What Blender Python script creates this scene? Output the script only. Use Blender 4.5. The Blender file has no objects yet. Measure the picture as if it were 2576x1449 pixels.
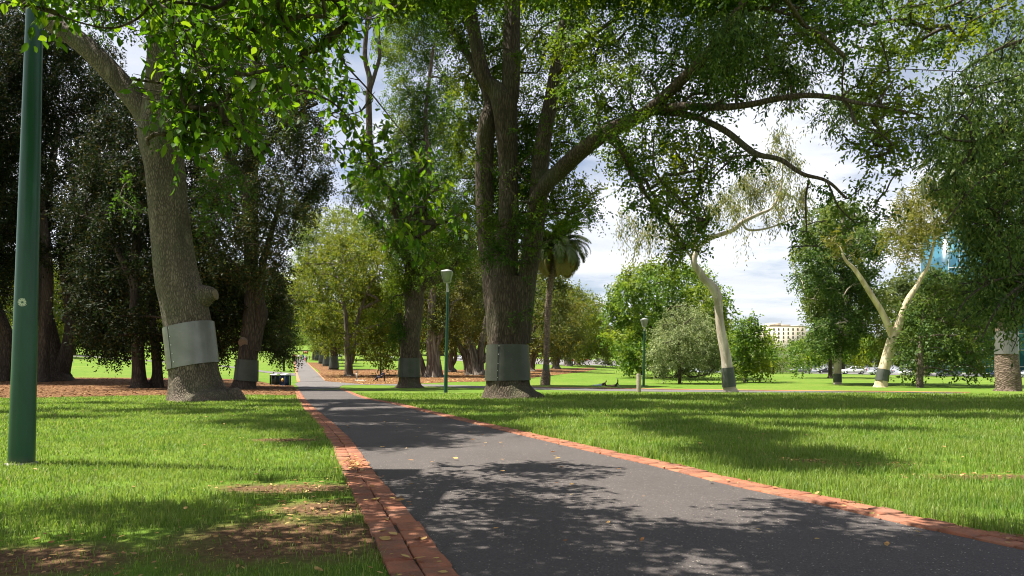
import bpy, bmesh, math, random
import numpy as np
from mathutils import Vector, Matrix

rng = np.random.default_rng(7)
random.seed(7)
S = bpy.context.scene
COL = S.collection
R = math.radians

# ------------------------------------------------------------------ camera
FPX, CX, CY = 1700.0, 1288.0, 877.0         # focal length and principal point in the units used for measuring (2576 wide)
HC = 1.0
PITCH = math.atan(70 / FPX)
cam = bpy.data.cameras.new("camera"); camo = bpy.data.objects.new("camera", cam); COL.objects.link(camo)
cam.sensor_width = 36; cam.lens = 36 * FPX / 2576; cam.shift_y = (CY - 724.5) / 2576
cam.clip_start = 0.05; cam.clip_end = 5000
camo.location = (0, 0, HC); camo.rotation_euler = (R(90) + PITCH, 0, 0)
S.camera = camo
_F = np.array((0, math.cos(PITCH), math.sin(PITCH))); _U = np.array((0, -math.sin(PITCH), math.cos(PITCH)))

def at(x, y, d):
    v = _F + _U * ((CY - y) / FPX); v = v + np.array(((x - CX) / FPX, 0, 0))
    return np.array((0, 0, HC)) + v * (d / v[1])

def sst(a, b, x):
    t = np.clip((x - a) / (b - a), 0, 1); return t * t * (3 - 2 * t)

def terrain(X, Y):
    X = np.asarray(X, float); Y = np.asarray(Y, float)
    s = np.maximum(0, Y - 50); s = s * s / (s + 10)
    t = X / np.maximum(Y, 1)
    zl = .03 * s + .00008 * s * s
    sr = np.minimum(s, 95)
    zr = .02 * sr
    w = sst(.05, .3, t)
    z = (1 - w) * zl + w * zr + sst(-.35, -.7, t) * .012 * s
    return z

def ground(x, y, off=0.0):
    lo = None
    d = 2.0
    prev = d
    while d < 900:
        p = at(x, y, d)
        if p[2] <= terrain(p[0], p[1]): break
        prev = d; d *= 1.02
    a, b = prev, d
    for _ in range(30):
        m = (a + b) / 2; p = at(x, y, m)
        if p[2] <= terrain(p[0], p[1]): b = m
        else: a = m
    p = at(x, y, b); p[2] = float(terrain(p[0], p[1])) + off
    return p

SHV = np.array((3.8, -.65, -7.9)) / 7.9      # what a shadow moves per metre of height

def shade(x, y, h):
    g = ground(x, y); return g - SHV * h

# ------------------------------------------------------------------ object helpers
def tag(o, label, cat, group=None):
    if len(label.split()) > 16: print('LONG', len(label.split()), label)
    o['label'] = label; o['category'] = cat
    if group: o['group'] = group
    return o

def thing(name, label, cat, loc=(0, 0, 0), group=None):
    o = bpy.data.objects.new(name, None); COL.objects.link(o); o.location = Vector([float(c) for c in loc])
    o.empty_display_size = .3
    return tag(o, label, cat, group)

def build(name, V, faces, mat, parent=None, smooth=False, mi=None):
    """faces: list of (n,k) int arrays. V world coordinates; parent's location is subtracted."""
    V = np.asarray(V, np.float32).reshape(-1, 3)
    if parent is not None: V = V - np.array(parent.location, np.float32)
    me = bpy.data.meshes.new(name)
    faces = [np.asarray(f, np.int32) for f in faces if len(f)]
    me.vertices.add(len(V)); me.vertices.foreach_set("co", V.ravel())
    li = np.concatenate([f.ravel() for f in faces]); me.loops.add(len(li)); me.loops.foreach_set("vertex_index", li)
    tot = np.concatenate([np.full(len(f), f.shape[1], np.int32) for f in faces])
    st = np.concatenate([[0], np.cumsum(tot)[:-1]]).astype(np.int32)
    me.polygons.add(len(tot)); me.polygons.foreach_set("loop_start", st)
    if smooth: me.polygons.foreach_set("use_smooth", np.ones(len(tot), bool))
    mats = mat if isinstance(mat, (list, tuple)) else [mat]
    for m in mats: me.materials.append(m)
    if mi is not None: me.polygons.foreach_set("material_index", np.asarray(mi, np.int32))
    me.update(calc_edges=True)
    o = bpy.data.objects.new(name, me); COL.objects.link(o)
    if parent is not None: o.parent = parent
    return o

class MB:
    """collects pieces of ONE part"""
    def __init__(s): s.V = []; s.F = {}; s.n = 0; s.order = []
    def add(s, V, *faces):
        V = np.asarray(V, float).reshape(-1, 3)
        for f in faces:
            f = np.asarray(f, int)
            if len(f) == 0: continue
            s.F.setdefault(f.shape[1], []).append(f + s.n)
        s.V.append(V); s.n += len(V); return s
    def box(s, c, size, rot=None, bev=0.0):
        c = np.array(c, float); h = np.array(size, float) / 2
        P = np.array([(x, y, z) for x in (-1, 1) for y in (-1, 1) for z in (-1, 1)], float) * h
        if rot is not None: P = P @ np.array(rot).T
        return s.add(P + c, [(0, 1, 3, 2), (4, 6, 7, 5), (0, 4, 5, 1), (2, 3, 7, 6), (0, 2, 6, 4), (1, 5, 7, 3)])
    def tube(s, pts, rad, n=10, mult=None, caps=True):
        V, Q, caps_ = tube(pts, rad, n, mult)
        s.add(V, Q)
        if caps:
            for ring in caps_:
                c = V[ring].mean(0); m = len(ring)
                s.add(np.vstack([V[ring], c]), [(i, (i + 1) % m, m) for i in range(m)])
        return s
    def out(s, name, mat, parent=None, smooth=False):
        V = np.vstack(s.V); return build(name, V, [np.vstack(f) for f in s.F.values()], mat, parent, smooth)

def rotz(a): c, s_ = math.cos(a), math.sin(a); return np.array(((c, -s_, 0), (s_, c, 0), (0, 0, 1)))

def tube(pts, rad, n=10, mult=None):
    P = np.asarray(pts, float); r = np.broadcast_to(np.asarray(rad, float), (len(P),))
    T = np.gradient(P, axis=0); T /= np.linalg.norm(T, axis=1)[:, None] + 1e-9
    up = np.array((1., 0, 0)) if abs(T[0][0]) < .9 else np.array((0., 1, 0))
    N = np.zeros_like(P); u = up - T[0] * (up @ T[0]); u /= np.linalg.norm(u); N[0] = u
    for i in range(1, len(P)):
        u = N[i - 1] - T[i] * (N[i - 1] @ T[i]); N[i] = u / (np.linalg.norm(u) + 1e-9)
    B = np.cross(T, N)
    th = np.linspace(0, 2 * math.pi, n, endpoint=False)
    m = np.ones((len(P), n)) if mult is None else mult(np.linspace(0, 1, len(P))[:, None], th[None, :])
    V = P[:, None, :] + (r[:, None] * m)[..., None] * (np.cos(th)[None, :, None] * N[:, None, :] + np.sin(th)[None, :, None] * B[:, None, :])
    i = np.arange(len(P) - 1)[:, None] * n; j = np.arange(n)[None, :]; j2 = (j + 1) % n
    Q = np.stack([i + j, i + j2, i + n + j2, i + n + j], -1).reshape(-1, 4)
    return V.reshape(-1, 3), Q, (np.arange(n), np.arange(n) + n * (len(P) - 1))

def spline(P, k=6):
    """Catmull-Rom through the rows of P"""
    P = np.asarray(P, float)
    if len(P) < 3: k = max(k, 6)
    Q = np.vstack([2 * P[0] - P[1], P, 2 * P[-1] - P[-2]]); out = []
    for i in range(1, len(Q) - 2):
        t = np.linspace(0, 1, k, endpoint=False)[:, None]
        a, b, c, d = Q[i - 1], Q[i], Q[i + 1], Q[i + 2]
        out.append(.5 * (2 * b + (c - a) * t + (2 * a - 5 * b + 4 * c - d) * t ** 2 + (3 * b - a - 3 * c + d) * t ** 3))
    out.append(P[-1:]); return np.vstack(out)

_LAT = rng.random((32, 32, 32))
def vnoise(p):
    p = np.asarray(p, float); i = np.floor(p).astype(int); f = p - i; f = f * f * (3 - 2 * f); v = 0
    for a in (0, 1):
        for b in (0, 1):
            for c in (0, 1):
                w = (f[:, 0] if a else 1 - f[:, 0]) * (f[:, 1] if b else 1 - f[:, 1]) * (f[:, 2] if c else 1 - f[:, 2])
                v = v + w * _LAT[(i[:, 0] + a) % 32, (i[:, 1] + b) % 32, (i[:, 2] + c) % 32]
    return v

def nrm(v): return v / (np.linalg.norm(v, axis=-1, keepdims=True) + 1e-9)

# ------------------------------------------------------------------ materials
def newmat(name):
    m = bpy.data.materials.new(name); m.use_nodes = True; nt = m.node_tree; nt.nodes.clear()
    out = nt.nodes.new('ShaderNodeOutputMaterial'); return m, nt, out

class NT:
    def __init__(s, nt): s.nt = nt
    def n(s, typ, **kw):
        nd = s.nt.nodes.new('ShaderNode' + typ); ins = kw.pop('ins', {})
        for k, v in kw.items(): setattr(nd, k, v)
        for k, v in ins.items(): s.put(nd, k, v)
        return nd
    def put(s, nd, k, v):
        sock = nd.inputs[k]
        if isinstance(v, bpy.types.NodeSocket): s.nt.links.new(v, sock)
        elif isinstance(v, bpy.types.Node): s.nt.links.new(v.outputs[0], sock)
        else:
            if hasattr(sock, 'default_value'):
                if sock.type == 'RGBA' and len(v) == 3: v = (*v, 1)
                sock.default_value = v
    def ramp(s, fac, stops, interp='LINEAR'):
        nd = s.n('ValToRGB'); cr = nd.color_ramp; cr.interpolation = interp
        while len(cr.elements) < len(stops): cr.elements.new(.5)
        for e, (p, c) in zip(cr.elements, stops):
            e.position = p; e.color = (*c, 1) if not isinstance(c, (int, float)) else (c, c, c, 1)
        s.put(nd, 'Fac', fac); return nd
    def noise(s, vec, scale, detail=4, rough=.55, **kw):
        return s.n('TexNoise', ins=dict(Vector=vec, Scale=scale, Detail=detail, Roughness=rough), **kw)
    def mapping(s, vec, scale=(1, 1, 1), loc=(0, 0, 0)):
        return s.n('Mapping', ins=dict(Vector=vec, Scale=scale, Location=loc))
    def mix(s, fac, a, b, mode='MIX'):
        nd = s.n('Mix', data_type='RGBA', blend_type=mode)
        for i, v in ((0, fac), (6, a), (7, b)):
            sock = nd.inputs[i]
            if isinstance(v, bpy.types.NodeSocket): s.nt.links.new(v, sock)
            elif isinstance(v, bpy.types.Node): s.nt.links.new(v.outputs[0], sock)
            else: sock.default_value = v if i == 0 else ((*v, 1) if len(v) == 3 else v)
        return nd.outputs[2]
    def math(s, op, a, b=0.0, clamp=False):
        nd = s.n('Math', operation=op, use_clamp=clamp); s.put(nd, 0, a); s.put(nd, 1, b); return nd.outputs[0]
    def bump(s, h, strength, dist): return s.n('Bump', ins=dict(Height=h, Strength=strength, Distance=dist)).outputs[0]

def simple(name, col, rough=.6, metal=0.0, var=.15, scale=8, bump=0.0, spec=.5):
    m, nt, out = newmat(name); N = NT(nt)
    tc = N.n('TexCoord').outputs['Object']
    nz = N.noise(tc, scale, 5)
    c = N.ramp(nz.outputs[0], [(.3, tuple(x * (1 - var) for x in col)), (.7, tuple(min(1, x * (1 + var)) for x in col))])
    b = N.n('BsdfPrincipled', ins={'Base Color': c, 'Roughness': rough, 'Metallic': metal, 'Specular IOR Level': spec})
    if bump: N.put(b, 'Normal', N.bump(nz.outputs[0], bump, .02))
    nt.links.new(b.outputs[0], out.inputs[0]); return m

def leafmat(name, cols, trans=.45, tcol=None, gloss=.2, rough=.55, big=.0):
    """cols: dark to light leaf colours; one random pick per leaf"""
    m, nt, out = newmat(name); N = NT(nt)
    rnd = N.n('NewGeometry').outputs['Random Per Island']
    k = len(cols)
    c = N.ramp(rnd, [(i / max(1, k - 1), cc) for i, cc in enumerate(cols)])
    if big:                                     # whole sprays that are a little yellower
        nz = N.noise(N.n('TexCoord').outputs['Object'], big, 2)
        c = N.mix(N.ramp(nz.outputs[0], [(.45, 0), (.7, 1)]).outputs[0], c.outputs[0], tuple(min(1, x * f) for x, f in zip(cols[-1], (1.5, 1.2, .9))))
    else: c = c.outputs[0]
    b = N.n('BsdfPrincipled', ins={'Base Color': c, 'Roughness': rough, 'Specular IOR Level': gloss})
    hs = N.n('HueSaturation', ins=dict(Hue=.485, Saturation=1.1, Value=2.0, Color=c))
    t = N.n('BsdfTranslucent', ins=dict(Color=hs))
    mx = N.n('MixShader', ins={0: trans, 1: b.outputs[0], 2: t.outputs[0]})
    nt.links.new(mx.outputs[0], out.inputs[0]); return m

def barkmat(name, dark, light, sx=7.0, sz=1.6, bump=.9, moss=None, dist=.05, wobble=.12):
    m, nt, out = newmat(name); N = NT(nt)
    tc = N.n('TexCoord').outputs['Object']
    wob = N.noise(tc, 2.0, 3); 
    vec = N.mix(wobble, tc, wob.outputs[1], 'ADD')
    mp = N.mapping(vec, (sx, sx, sz))
    vo = N.n('TexVoronoi', feature='DISTANCE_TO_EDGE', ins=dict(Vector=mp, Scale=1.0))
    nz = N.noise(N.mapping(tc, (sx * 2.2, sx * 2.2, sz * 1.2)), 1.0, 8, .65)
    h = N.math('ADD', N.math('MULTIPLY', N.ramp(vo.outputs[0], [(0, 0), (.28, 1)]).outputs[0], .6), N.math('MULTIPLY', nz.outputs[0], .7))
    c = N.ramp(h, [(.25, dark), (.62, tuple((a + b) / 2 for a, b in zip(dark, light))), (.95, light)])
    bl = N.noise(tc, .9, 3)
    c = N.mix(N.ramp(bl.outputs[0], [(.4, 0), (.75, .55)]).outputs[0], c.outputs[0], tuple(x * .62 for x in light))
    li = N.noise(N.mapping(tc, (1.6, 1.6, .8)), 1.4, 6, .72)
    c = N.mix(N.ramp(li.outputs[0], [(.56, 0), (.66, .55)]).outputs[0], c, tuple(min(1, x * 1.45) for x in light))
    st_ = N.noise(N.mapping(tc, (1.2, 1.2, .25)), 1.1, 5, .65)
    c = N.mix(N.ramp(st_.outputs[0], [(.50, 0), (.7, .7)]).outputs[0], c, tuple(x * 1.3 for x in dark))
    if moss: 
        bm = N.noise(tc, .55, 4)
        c = N.mix(N.ramp(bm.outputs[0], [(.5, 0), (.75, .5)]).outputs[0], c, moss)
    b = N.n('BsdfPrincipled', ins={'Base Color': c, 'Roughness': .9, 'Specular IOR Level': .2})
    N.put(b, 'Normal', N.bump(h, bump, dist))
    nt.links.new(b.outputs[0], out.inputs[0]); return m

M = {}
M['bark_grey'] = barkmat('bark_grey', (.035, .027, .02), (.235, .185, .138), 15, 4.5, 1.0, (.10, .12, .06))
M['bark_brown'] = barkmat('bark_brown', (.03, .022, .016), (.125, .095, .066), 11, 2.0, 1.0, (.09, .11, .05))
M['bark_dark'] = barkmat('bark_dark', (.02, .016, .013), (.09, .068, .05), 8, 1.2, .9)
M['bark_fig'] = barkmat('bark_fig', (.05, .042, .034), (.25, .205, .16), 3, .3, .6)
M['bark_gum'] = barkmat('bark_gum', (.30, .24, .19), (.62, .54, .46), 1.6, .4, .25, (.42, .34, .27), .02)
M['bark_cream'] = barkmat('bark_cream', (.36, .28, .16), (.68, .58, .40), 1.6, .4, .25, (.45, .35, .18), .02)
M['bark_palm'] = barkmat('bark_palm', (.06, .042, .03), (.27, .20, .15), 2.6, 9.0, 1.0, None, .08, .5)
M['cut_wood'] = simple('cut_wood', (.17, .12, .078), .9, var=.3, scale=26)
M['twig'] = simple('twig', (.075, .055, .04), .9, var=.3)
M['leaf_near'] = leafmat('leaf_near', [(.022, .055, .008), (.04, .095, .011), (.06, .13, .015), (.085, .16, .018), (.12, .19, .022), (.03, .075, .010), (.07, .145, .016), (.045, .11, .012), (.10, .175, .02)], .55)
M['leaf_elm'] = leafmat('leaf_elm', [(.020, .050, .009), (.036, .080, .012), (.056, .112, .017), (.044, .092, .014), (.075, .125, .018)], .48, big=.25)
M['leaf_left'] = leafmat('leaf_left', [(.028, .066, .010), (.042, .09, .013), (.058, .115, .016)], .42)
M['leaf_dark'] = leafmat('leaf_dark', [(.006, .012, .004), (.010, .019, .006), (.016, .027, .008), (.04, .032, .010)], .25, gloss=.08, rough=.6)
M['leaf_rust'] = leafmat('leaf_rust', [(.014, .028, .009), (.024, .046, .012), (.035, .055, .014), (.085, .058, .016), (.02, .042, .011)], .3, big=.18)
M['leaf_yellow'] = leafmat('leaf_yellow', [(.045, .075, .013), (.075, .115, .018), (.11, .148, .022), (.16, .165, .024), (.07, .105, .018)], .42, big=.12)
M['leaf_fig'] = leafmat('leaf_fig', [(.03, .05, .014), (.055, .08, .02), (.085, .11, .024), (.11, .115, .024)], .35, big=.1)
M['leaf_mid'] = leafmat('leaf_mid', [(.045, .085, .016), (.07, .13, .024), (.10, .165, .03), (.12, .17, .03)], .4, big=.1)
M['leaf_bright'] = leafmat('leaf_bright', [(.045, .095, .018), (.075, .145, .024), (.11, .19, .03), (.14, .20, .035)], .4, big=.12)
M['leaf_pale'] = leafmat('leaf_pale', [(.09, .12, .045), (.14, .18, .07), (.20, .24, .10), (.30, .33, .18)], .35)
M['leaf_gum'] = leafmat('leaf_gum', [(.10, .13, .045), (.14, .17, .055), (.19, .20, .06), (.22, .20, .07)], .4)
M['leaf_gold'] = leafmat('leaf_gold', [(.07, .09, .02), (.11, .13, .024), (.17, .16, .028), (.09, .115, .024)], .4, big=.15)
M['leaf_acacia'] = leafmat('leaf_acacia', [(.03, .058, .017), (.055, .10, .025), (.09, .145, .034), (.14, .18, .045)], .42)
M['leaf_deep'] = leafmat('leaf_deep', [(.03, .062, .018), (.05, .095, .024), (.075, .13, .032), (.11, .165, .04)], .38, big=.12)
M['leaf_far'] = leafmat('leaf_far', [(.05, .075, .025), (.075, .105, .032), (.10, .125, .04)], .3, big=.08)
M['leaf_fgreen'] = leafmat('leaf_fgreen', [(.06, .10, .022), (.10, .15, .028), (.14, .19, .035), (.12, .17, .03)], .4, big=.08)
M['frond'] = leafmat('frond', [(.05, .075, .018), (.075, .10, .022), (.10, .12, .025)], .25, gloss=.5)
M['frond_dry'] = leafmat('frond_dry', [(.16, .15, .05), (.22, .20, .07), (.20, .15, .06)], .3)

def guardmat(name, col, metal=.1, rough=.46):
    m, nt, out = newmat(name); N = NT(nt)
    tc = N.n('TexCoord').outputs['Object']
    a = N.noise(tc, 1.3, 3); s1 = N.noise(N.mapping(tc, (3, 3, 9)), 1.6, 6, .7)
    c = N.ramp(a.outputs[0], [(.3, tuple(x * .82 for x in col)), (.7, tuple(x * 1.15 for x in col))])
    scr = N.ramp(s1.outputs[0], [(.66, 0), (.72, .5)])
    c = N.mix(scr.outputs[0], c.outputs[0], (.40, .40, .37))
    rust = N.noise(N.mapping(tc, (2.5, 2.5, .5)), 1.2, 5, .7)
    c = N.mix(N.ramp(rust.outputs[0], [(.58, 0), (.75, .45)]).outputs[0], c, (col[0] * .6, col[1] * .55, col[2] * .45))
    b = N.n('BsdfPrincipled', ins={'Base Color': c, 'Roughness': rough, 'Metallic': metal, 'Specular IOR Level': .3})
    N.put(b, 'Normal', N.bump(a.outputs[0], .25, .08))
    nt.links.new(b.outputs[0], out.inputs[0]); return m
M['guard_silver'] = guardmat('guard_silver', (.20, .196, .178), .55, .38)
M['guard_green'] = guardmat('guard_green', (.058, .063, .045))
M['guard_grey'] = guardmat('guard_grey', (.075, .082, .068))
M['rivet'] = simple('rivet', (.7, .7, .66), .4, .6)

def polemat():
    m, nt, out = newmat('pole_green'); N = NT(nt)
    tc = N.n('TexCoord').outputs['Object']
    nz = N.noise(N.mapping(tc, (6, 6, 1.2)), 1.5, 6, .65)
    c = N.ramp(nz.outputs[0], [(.3, (.008, .05, .026)), (.62, (.011, .068, .035)), (.8, (.022, .10, .055))])
    sep = N.n('SeparateXYZ', ins=dict(Vector=tc))
    z = N.math('ADD', sep.outputs[2], N.math('MULTIPLY', nz.outputs[0], .12))
    grime = N.ramp(z, [(.02, 1), (.17, 0)])
    c = N.mix(grime.outputs[0], c.outputs[0], (.085, .095, .065))
    b = N.n('BsdfPrincipled', ins={'Base Color': c, 'Roughness': .32, 'Specular IOR Level': .4})
    N.put(b, 'Normal', N.bump(nz.outputs[0], .05, .01))
    nt.links.new(b.outputs[0], out.inputs[0]); return m
M['pole'] = polemat()
M['galv'] = simple('galv', (.42, .43, .42), .45, .6)
M['lamp_glass'] = simple('lamp_glass', (.24, .26, .24), .3, var=.08)
M['lamp_cap'] = simple('lamp_cap', (.30, .31, .29), .5, .3)
M['concrete'] = simple('concrete', (.40, .37, .32), .9, var=.15, scale=30, bump=.2)
M['timber'] = simple('timber', (.30, .25, .19), .85, var=.25, scale=12, bump=.3)
M['bench_wood'] = simple('bench_wood', (.30, .13, .055), .7, var=.2)
M['bin_green'] = simple('bin_green', (.012, .022, .016), .5)
M['bin_blue'] = simple('bin_blue', (.012, .045, .11), .5)
M['bin_lid'] = simple('bin_lid', (.62, .64, .66), .35, .3)
M['black'] = simple('black', (.012, .012, .013), .5)
M['tyre'] = simple('tyre', (.02, .02, .02), .8)
M['rim'] = simple('rim', (.5, .5, .52), .3, .8)
M['glass_dark'] = simple('glass_dark', (.03, .035, .04), .08, spec=.8)
M['headlight'] = simple('headlight', (.8, .8, .78), .15)
M['taillight'] = simple('taillight', (.45, .015, .012), .25)
M['yellow'] = simple('yellow', (.55, .34, .04), .6)
M['sign_brown'] = simple('sign_brown', (.10, .03, .022), .6)
M['cream'] = simple('cream', (.62, .54, .43), .85, var=.06, scale=.4)
M['cream_dark'] = simple('cream_dark', (.50, .41, .30), .85, var=.06)
M['window'] = simple('window', (.17, .15, .13), .3)
M['fence'] = simple('fence', (.45, .45, .44), .5, .5)
M['tan_wall'] = simple('tan_wall', (.45, .38, .30), .9, var=.1, scale=1)

def paint(name, col): return simple('paint_' + name, col, .22, .0, .04, 2, spec=.7)
for n_, c_ in dict(white=(.8, .8, .79), silver=(.42, .44, .47), black=(.02, .02, .024), navy=(.02, .03, .07), red=(.5, .02, .02), teal=(.02, .35, .38), grey=(.2, .21, .23), purple=(.06, .04, .09)).items():
    M['car_' + n_] = paint(n_, c_)
for n_, c_ in dict(skin=(.48, .29, .20), hair_dark=(.02, .014, .01), hair_brown=(.10, .055, .03), hair_fair=(.4, .28, .13), navy=(.018, .024, .06), blue=(.03, .12, .40), white=(.78, .78, .76), black=(.015, .015, .017), pink=(.75, .12, .33), orange=(.62, .25, .06), tan=(.48, .34, .2), denim=(.17, .26, .42), brown=(.09, .05, .03), teal=(.03, .22, .3), grey=(.25, .25, .26), rust=(.48, .18, .06), light=(.55, .62, .70)).items():
    M['p_' + n_] = simple('cloth_' + n_ if n_ != 'skin' else 'skin', c_, .8, var=.1)

def grassmat():
    m, nt, out = newmat('grass_blades'); N = NT(nt)
    rnd = N.n('NewGeometry').outputs['Random Per Island']
    c = N.ramp(rnd, [(0, (.075, .15, .018)), (.35, (.118, .215, .024)), (.7, (.168, .272, .034)), (.9, (.22, .285, .06)), (1, (.36, .30, .13))])
    pos = N.n('TexCoord').outputs['Object']
    nz = N.noise(pos, .5, 4)
    c = N.mix(N.ramp(nz.outputs[0], [(.4, 0), (.7, .55)]).outputs[0], c.outputs[0], (.20, .25, .05))
    n2 = N.noise(N.mapping(pos, (1, .6, 1)), 1.7, 5, .65)
    c = N.mix(N.ramp(n2.outputs[0], [(.5, 0), (.68, .6)]).outputs[0], c, (.19, .235, .05))
    n3 = N.noise(pos, .9, 4, .6)
    c = N.mix(N.ramp(n3.outputs[0], [(.52, 0), (.7, .6)]).outputs[0], c, (.06, .135, .02))
    b = N.n('BsdfPrincipled', ins={'Base Color': c, 'Roughness': .5, 'Specular IOR Level': .3})
    hs = N.n('HueSaturation', ins=dict(Hue=.49, Saturation=1.05, Value=1.7, Color=c))
    t = N.n('BsdfTranslucent', ins=dict(Color=hs))
    mx = N.n('MixShader', ins={0: .4, 1: b.outputs[0], 2: t.outputs[0]})
    nt.links.new(mx.outputs[0], out.inputs[0]); return m
M['grass'] = grassmat()

SOIL = [(-1.35, 4.2, 1.0, .9), (-2.6, 3.7, .8, .5), (-1.95, 6.1, .95, .42), (-1.3, 5.2, .7, .5), (-3.6, 10.7, .8, .4), (4.0, 7.6, .75, .22), (4.75, 6.75, 1.1, .25), (3.4, 8.0, .4, .2), (-9.5, 30.5, 1.6, .8)]
def groundmat():
    m, nt, out = newmat('lawn_ground'); N = NT(nt)
    pos = N.n('TexCoord').outputs['Object']
    a = N.noise(pos, .12, 5); b_ = N.noise(pos, 1.3, 5, .65); f = N.noise(pos, 22, 4, .7); fine = N.noise(N.mapping(pos, (1, .35, 1)), 6, 5, .7)
    g = N.ramp(b_.outputs[0], [(.3, (.09, .165, .018)), (.55, (.12, .205, .022)), (.75, (.16, .235, .036))])
    g = N.mix(N.ramp(a.outputs[0], [(.42, 0), (.66, .6)]).outputs[0], g.outputs[0], (.19, .235, .04))
    g = N.mix(N.ramp(fine.outputs[0], [(.35, .45), (.6, 0)]).outputs[0], g, (.035, .075, .01))
    dry = N.noise(N.mapping(pos, (1, .5, 1)), .35, 6, .7)
    g = N.mix(N.ramp(dry.outputs[0], [(.6, 0), (.74, .55)]).outputs[0], g, (.22, .20, .07))
    soilc = N.ramp(f.outputs[0], [(.25, (.055, .03, .016)), (.5, (.13, .075, .04)), (.8, (.25, .16, .085))])
    sep = N.n('SeparateXYZ', ins=dict(Vector=pos)); tot = None
    for cx, cy, rx, ry in SOIL:
        dx = N.math('MULTIPLY', N.math('SUBTRACT', sep.outputs[0], cx), 1 / rx); dy = N.math('MULTIPLY', N.math('SUBTRACT', sep.outputs[1], cy), 1 / ry)
        q = N.math('SUBTRACT', 1.25, N.math('SQRT', N.math('ADD', N.math('MULTIPLY', dx, dx), N.math('MULTIPLY', dy, dy))), True)
        tot = q if tot is None else N.math('MAXIMUM', tot, q)
    msk = N.math('ADD', tot, N.math('MULTIPLY', N.math('SUBTRACT', b_.outputs[0], .5), 1.2))
    c = N.mix(N.ramp(msk, [(.3, 0), (.8, 1)]).outputs[0], g, soilc.outputs[0])
    bs = N.n('BsdfPrincipled', ins={'Base Color': c, 'Roughness': .95, 'Specular IOR Level': .1})
    N.put(bs, 'Normal', N.bump(N.math('ADD', f.outputs[0], fine.outputs[0]), .8, .04))
    nt.links.new(bs.outputs[0], out.inputs[0]); return m
M['ground'] = groundmat()

def asphalt(name, base, spk=True):
    m, nt, out = newmat(name); N = NT(nt)
    pos = N.n('TexCoord').outputs['Object']
    a = N.noise(pos, 95, 5, .8); b_ = N.noise(pos, .5, 5, .6); d_ = N.noise(pos, 3.0, 5, .65)
    c = N.ramp(a.outputs[0], [(.34, tuple(x * .38 for x in base)), (.52, base), (.68, tuple(x * 2.0 for x in base))])
    c = N.mix(N.ramp(b_.outputs[0], [(.35, 0), (.7, .4)]).outputs[0], c.outputs[0], tuple(x * 1.5 for x in base))
    c = N.mix(N.ramp(d_.outputs[0], [(.55, 0), (.75, .4)]).outputs[0], c, tuple(x * .6 for x in base))
    e_ = N.noise(N.mapping(pos, (1, .4, 1)), .9, 6, .7)
    c = N.mix(N.ramp(e_.outputs[0], [(.5, 0), (.68, .45)]).outputs[0], c, tuple(x * .72 for x in base))
    if spk:
        vo = N.n('TexVoronoi', ins=dict(Vector=pos, Scale=75.0))
        sepc = N.n('SeparateColor', ins=dict(Color=vo.outputs['Color']))
        near = N.math('LESS_THAN', vo.outputs['Distance'], .33); pick = N.math('GREATER_THAN', sepc.outputs[0], .935)
        c = N.mix(N.math('MULTIPLY', N.math('MULTIPLY', near, pick), .8), c, (.42, .36, .29))
    bs = N.n('BsdfPrincipled', ins={'Base Color': c, 'Roughness': .8, 'Specular IOR Level': .35})
    N.put(bs, 'Normal', N.bump(a.outputs[0], .8, .006))
    nt.links.new(bs.outputs[0], out.inputs[0]); return m
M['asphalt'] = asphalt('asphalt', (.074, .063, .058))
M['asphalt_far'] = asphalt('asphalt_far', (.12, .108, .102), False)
M['road'] = asphalt('road', (.16, .15, .145), False)

def brickmat():
    m, nt, out = newmat('brick'); N = NT(nt)
    rnd = N.n('NewGeometry').outputs['Random Per Island']
    pos = N.n('TexCoord').outputs['Object']
    c = N.ramp(rnd, [(0, (.20, .065, .037)), (.3, (.29, .092, .046)), (.7, (.35, .118, .057)), (.92, (.40, .155, .08)), (1, (.22, .095, .065))])
    f = N.noise(pos, 5, 6, .7); g = N.noise(pos, 60, 4, .7)
    c = N.mix(N.ramp(f.outputs[0], [(.42, 0), (.68, .75)]).outputs[0], c.outputs[0], (.11, .062, .042))
    c = N.mix(N.ramp(g.outputs[0], [(.45, .1), (.75, .55)]).outputs[0], c, (.33, .21, .14))
    b = N.n('BsdfPrincipled', ins={'Base Color': c, 'Roughness': .85, 'Specular IOR Level': .25})
    N.put(b, 'Normal', N.bump(g.outputs[0], .6, .008))
    nt.links.new(b.outputs[0], out.inputs[0]); return m
M['brick'] = brickmat()
M['brick_far'] = simple('brick_far', (.44, .17, .08), .85, var=.25, scale=3)
M['mortar'] = simple('mortar', (.085, .06, .045), .95, var=.3, scale=40)

def mulchmat():
    m, nt, out = newmat('mulch'); N = NT(nt)
    pos = N.n('TexCoord').outputs['Object']
    a = N.noise(pos, 5, 7, .75); b_ = N.noise(pos, .35, 4)
    vo = N.n('TexVoronoi', ins=dict(Vector=N.mapping(pos, (1, .5, 1)), Scale=4.5))
    c = N.ramp(a.outputs[0], [(.3, (.045, .024, .013)), (.5, (.14, .068, .031)), (.62, (.23, .12, .052)), (.78, (.38, .23, .11))])
    c = N.mix(.45, c.outputs[0], N.ramp(N.n('SeparateColor', ins=dict(Color=vo.outputs['Color'])).outputs[0], [(0, (.05, .027, .015)), (.6, (.18, .085, .038)), (1, (.40, .23, .105))]).outputs[0])
    bs = N.n('BsdfPrincipled', ins={'Base Color': c, 'Roughness': .95, 'Specular IOR Level': .1})
    N.put(bs, 'Normal', N.bump(a.outputs[0], 1, .08))
    nt.links.new(bs.outputs[0], out.inputs[0]); return m
M['mulch'] = mulchmat()
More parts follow.
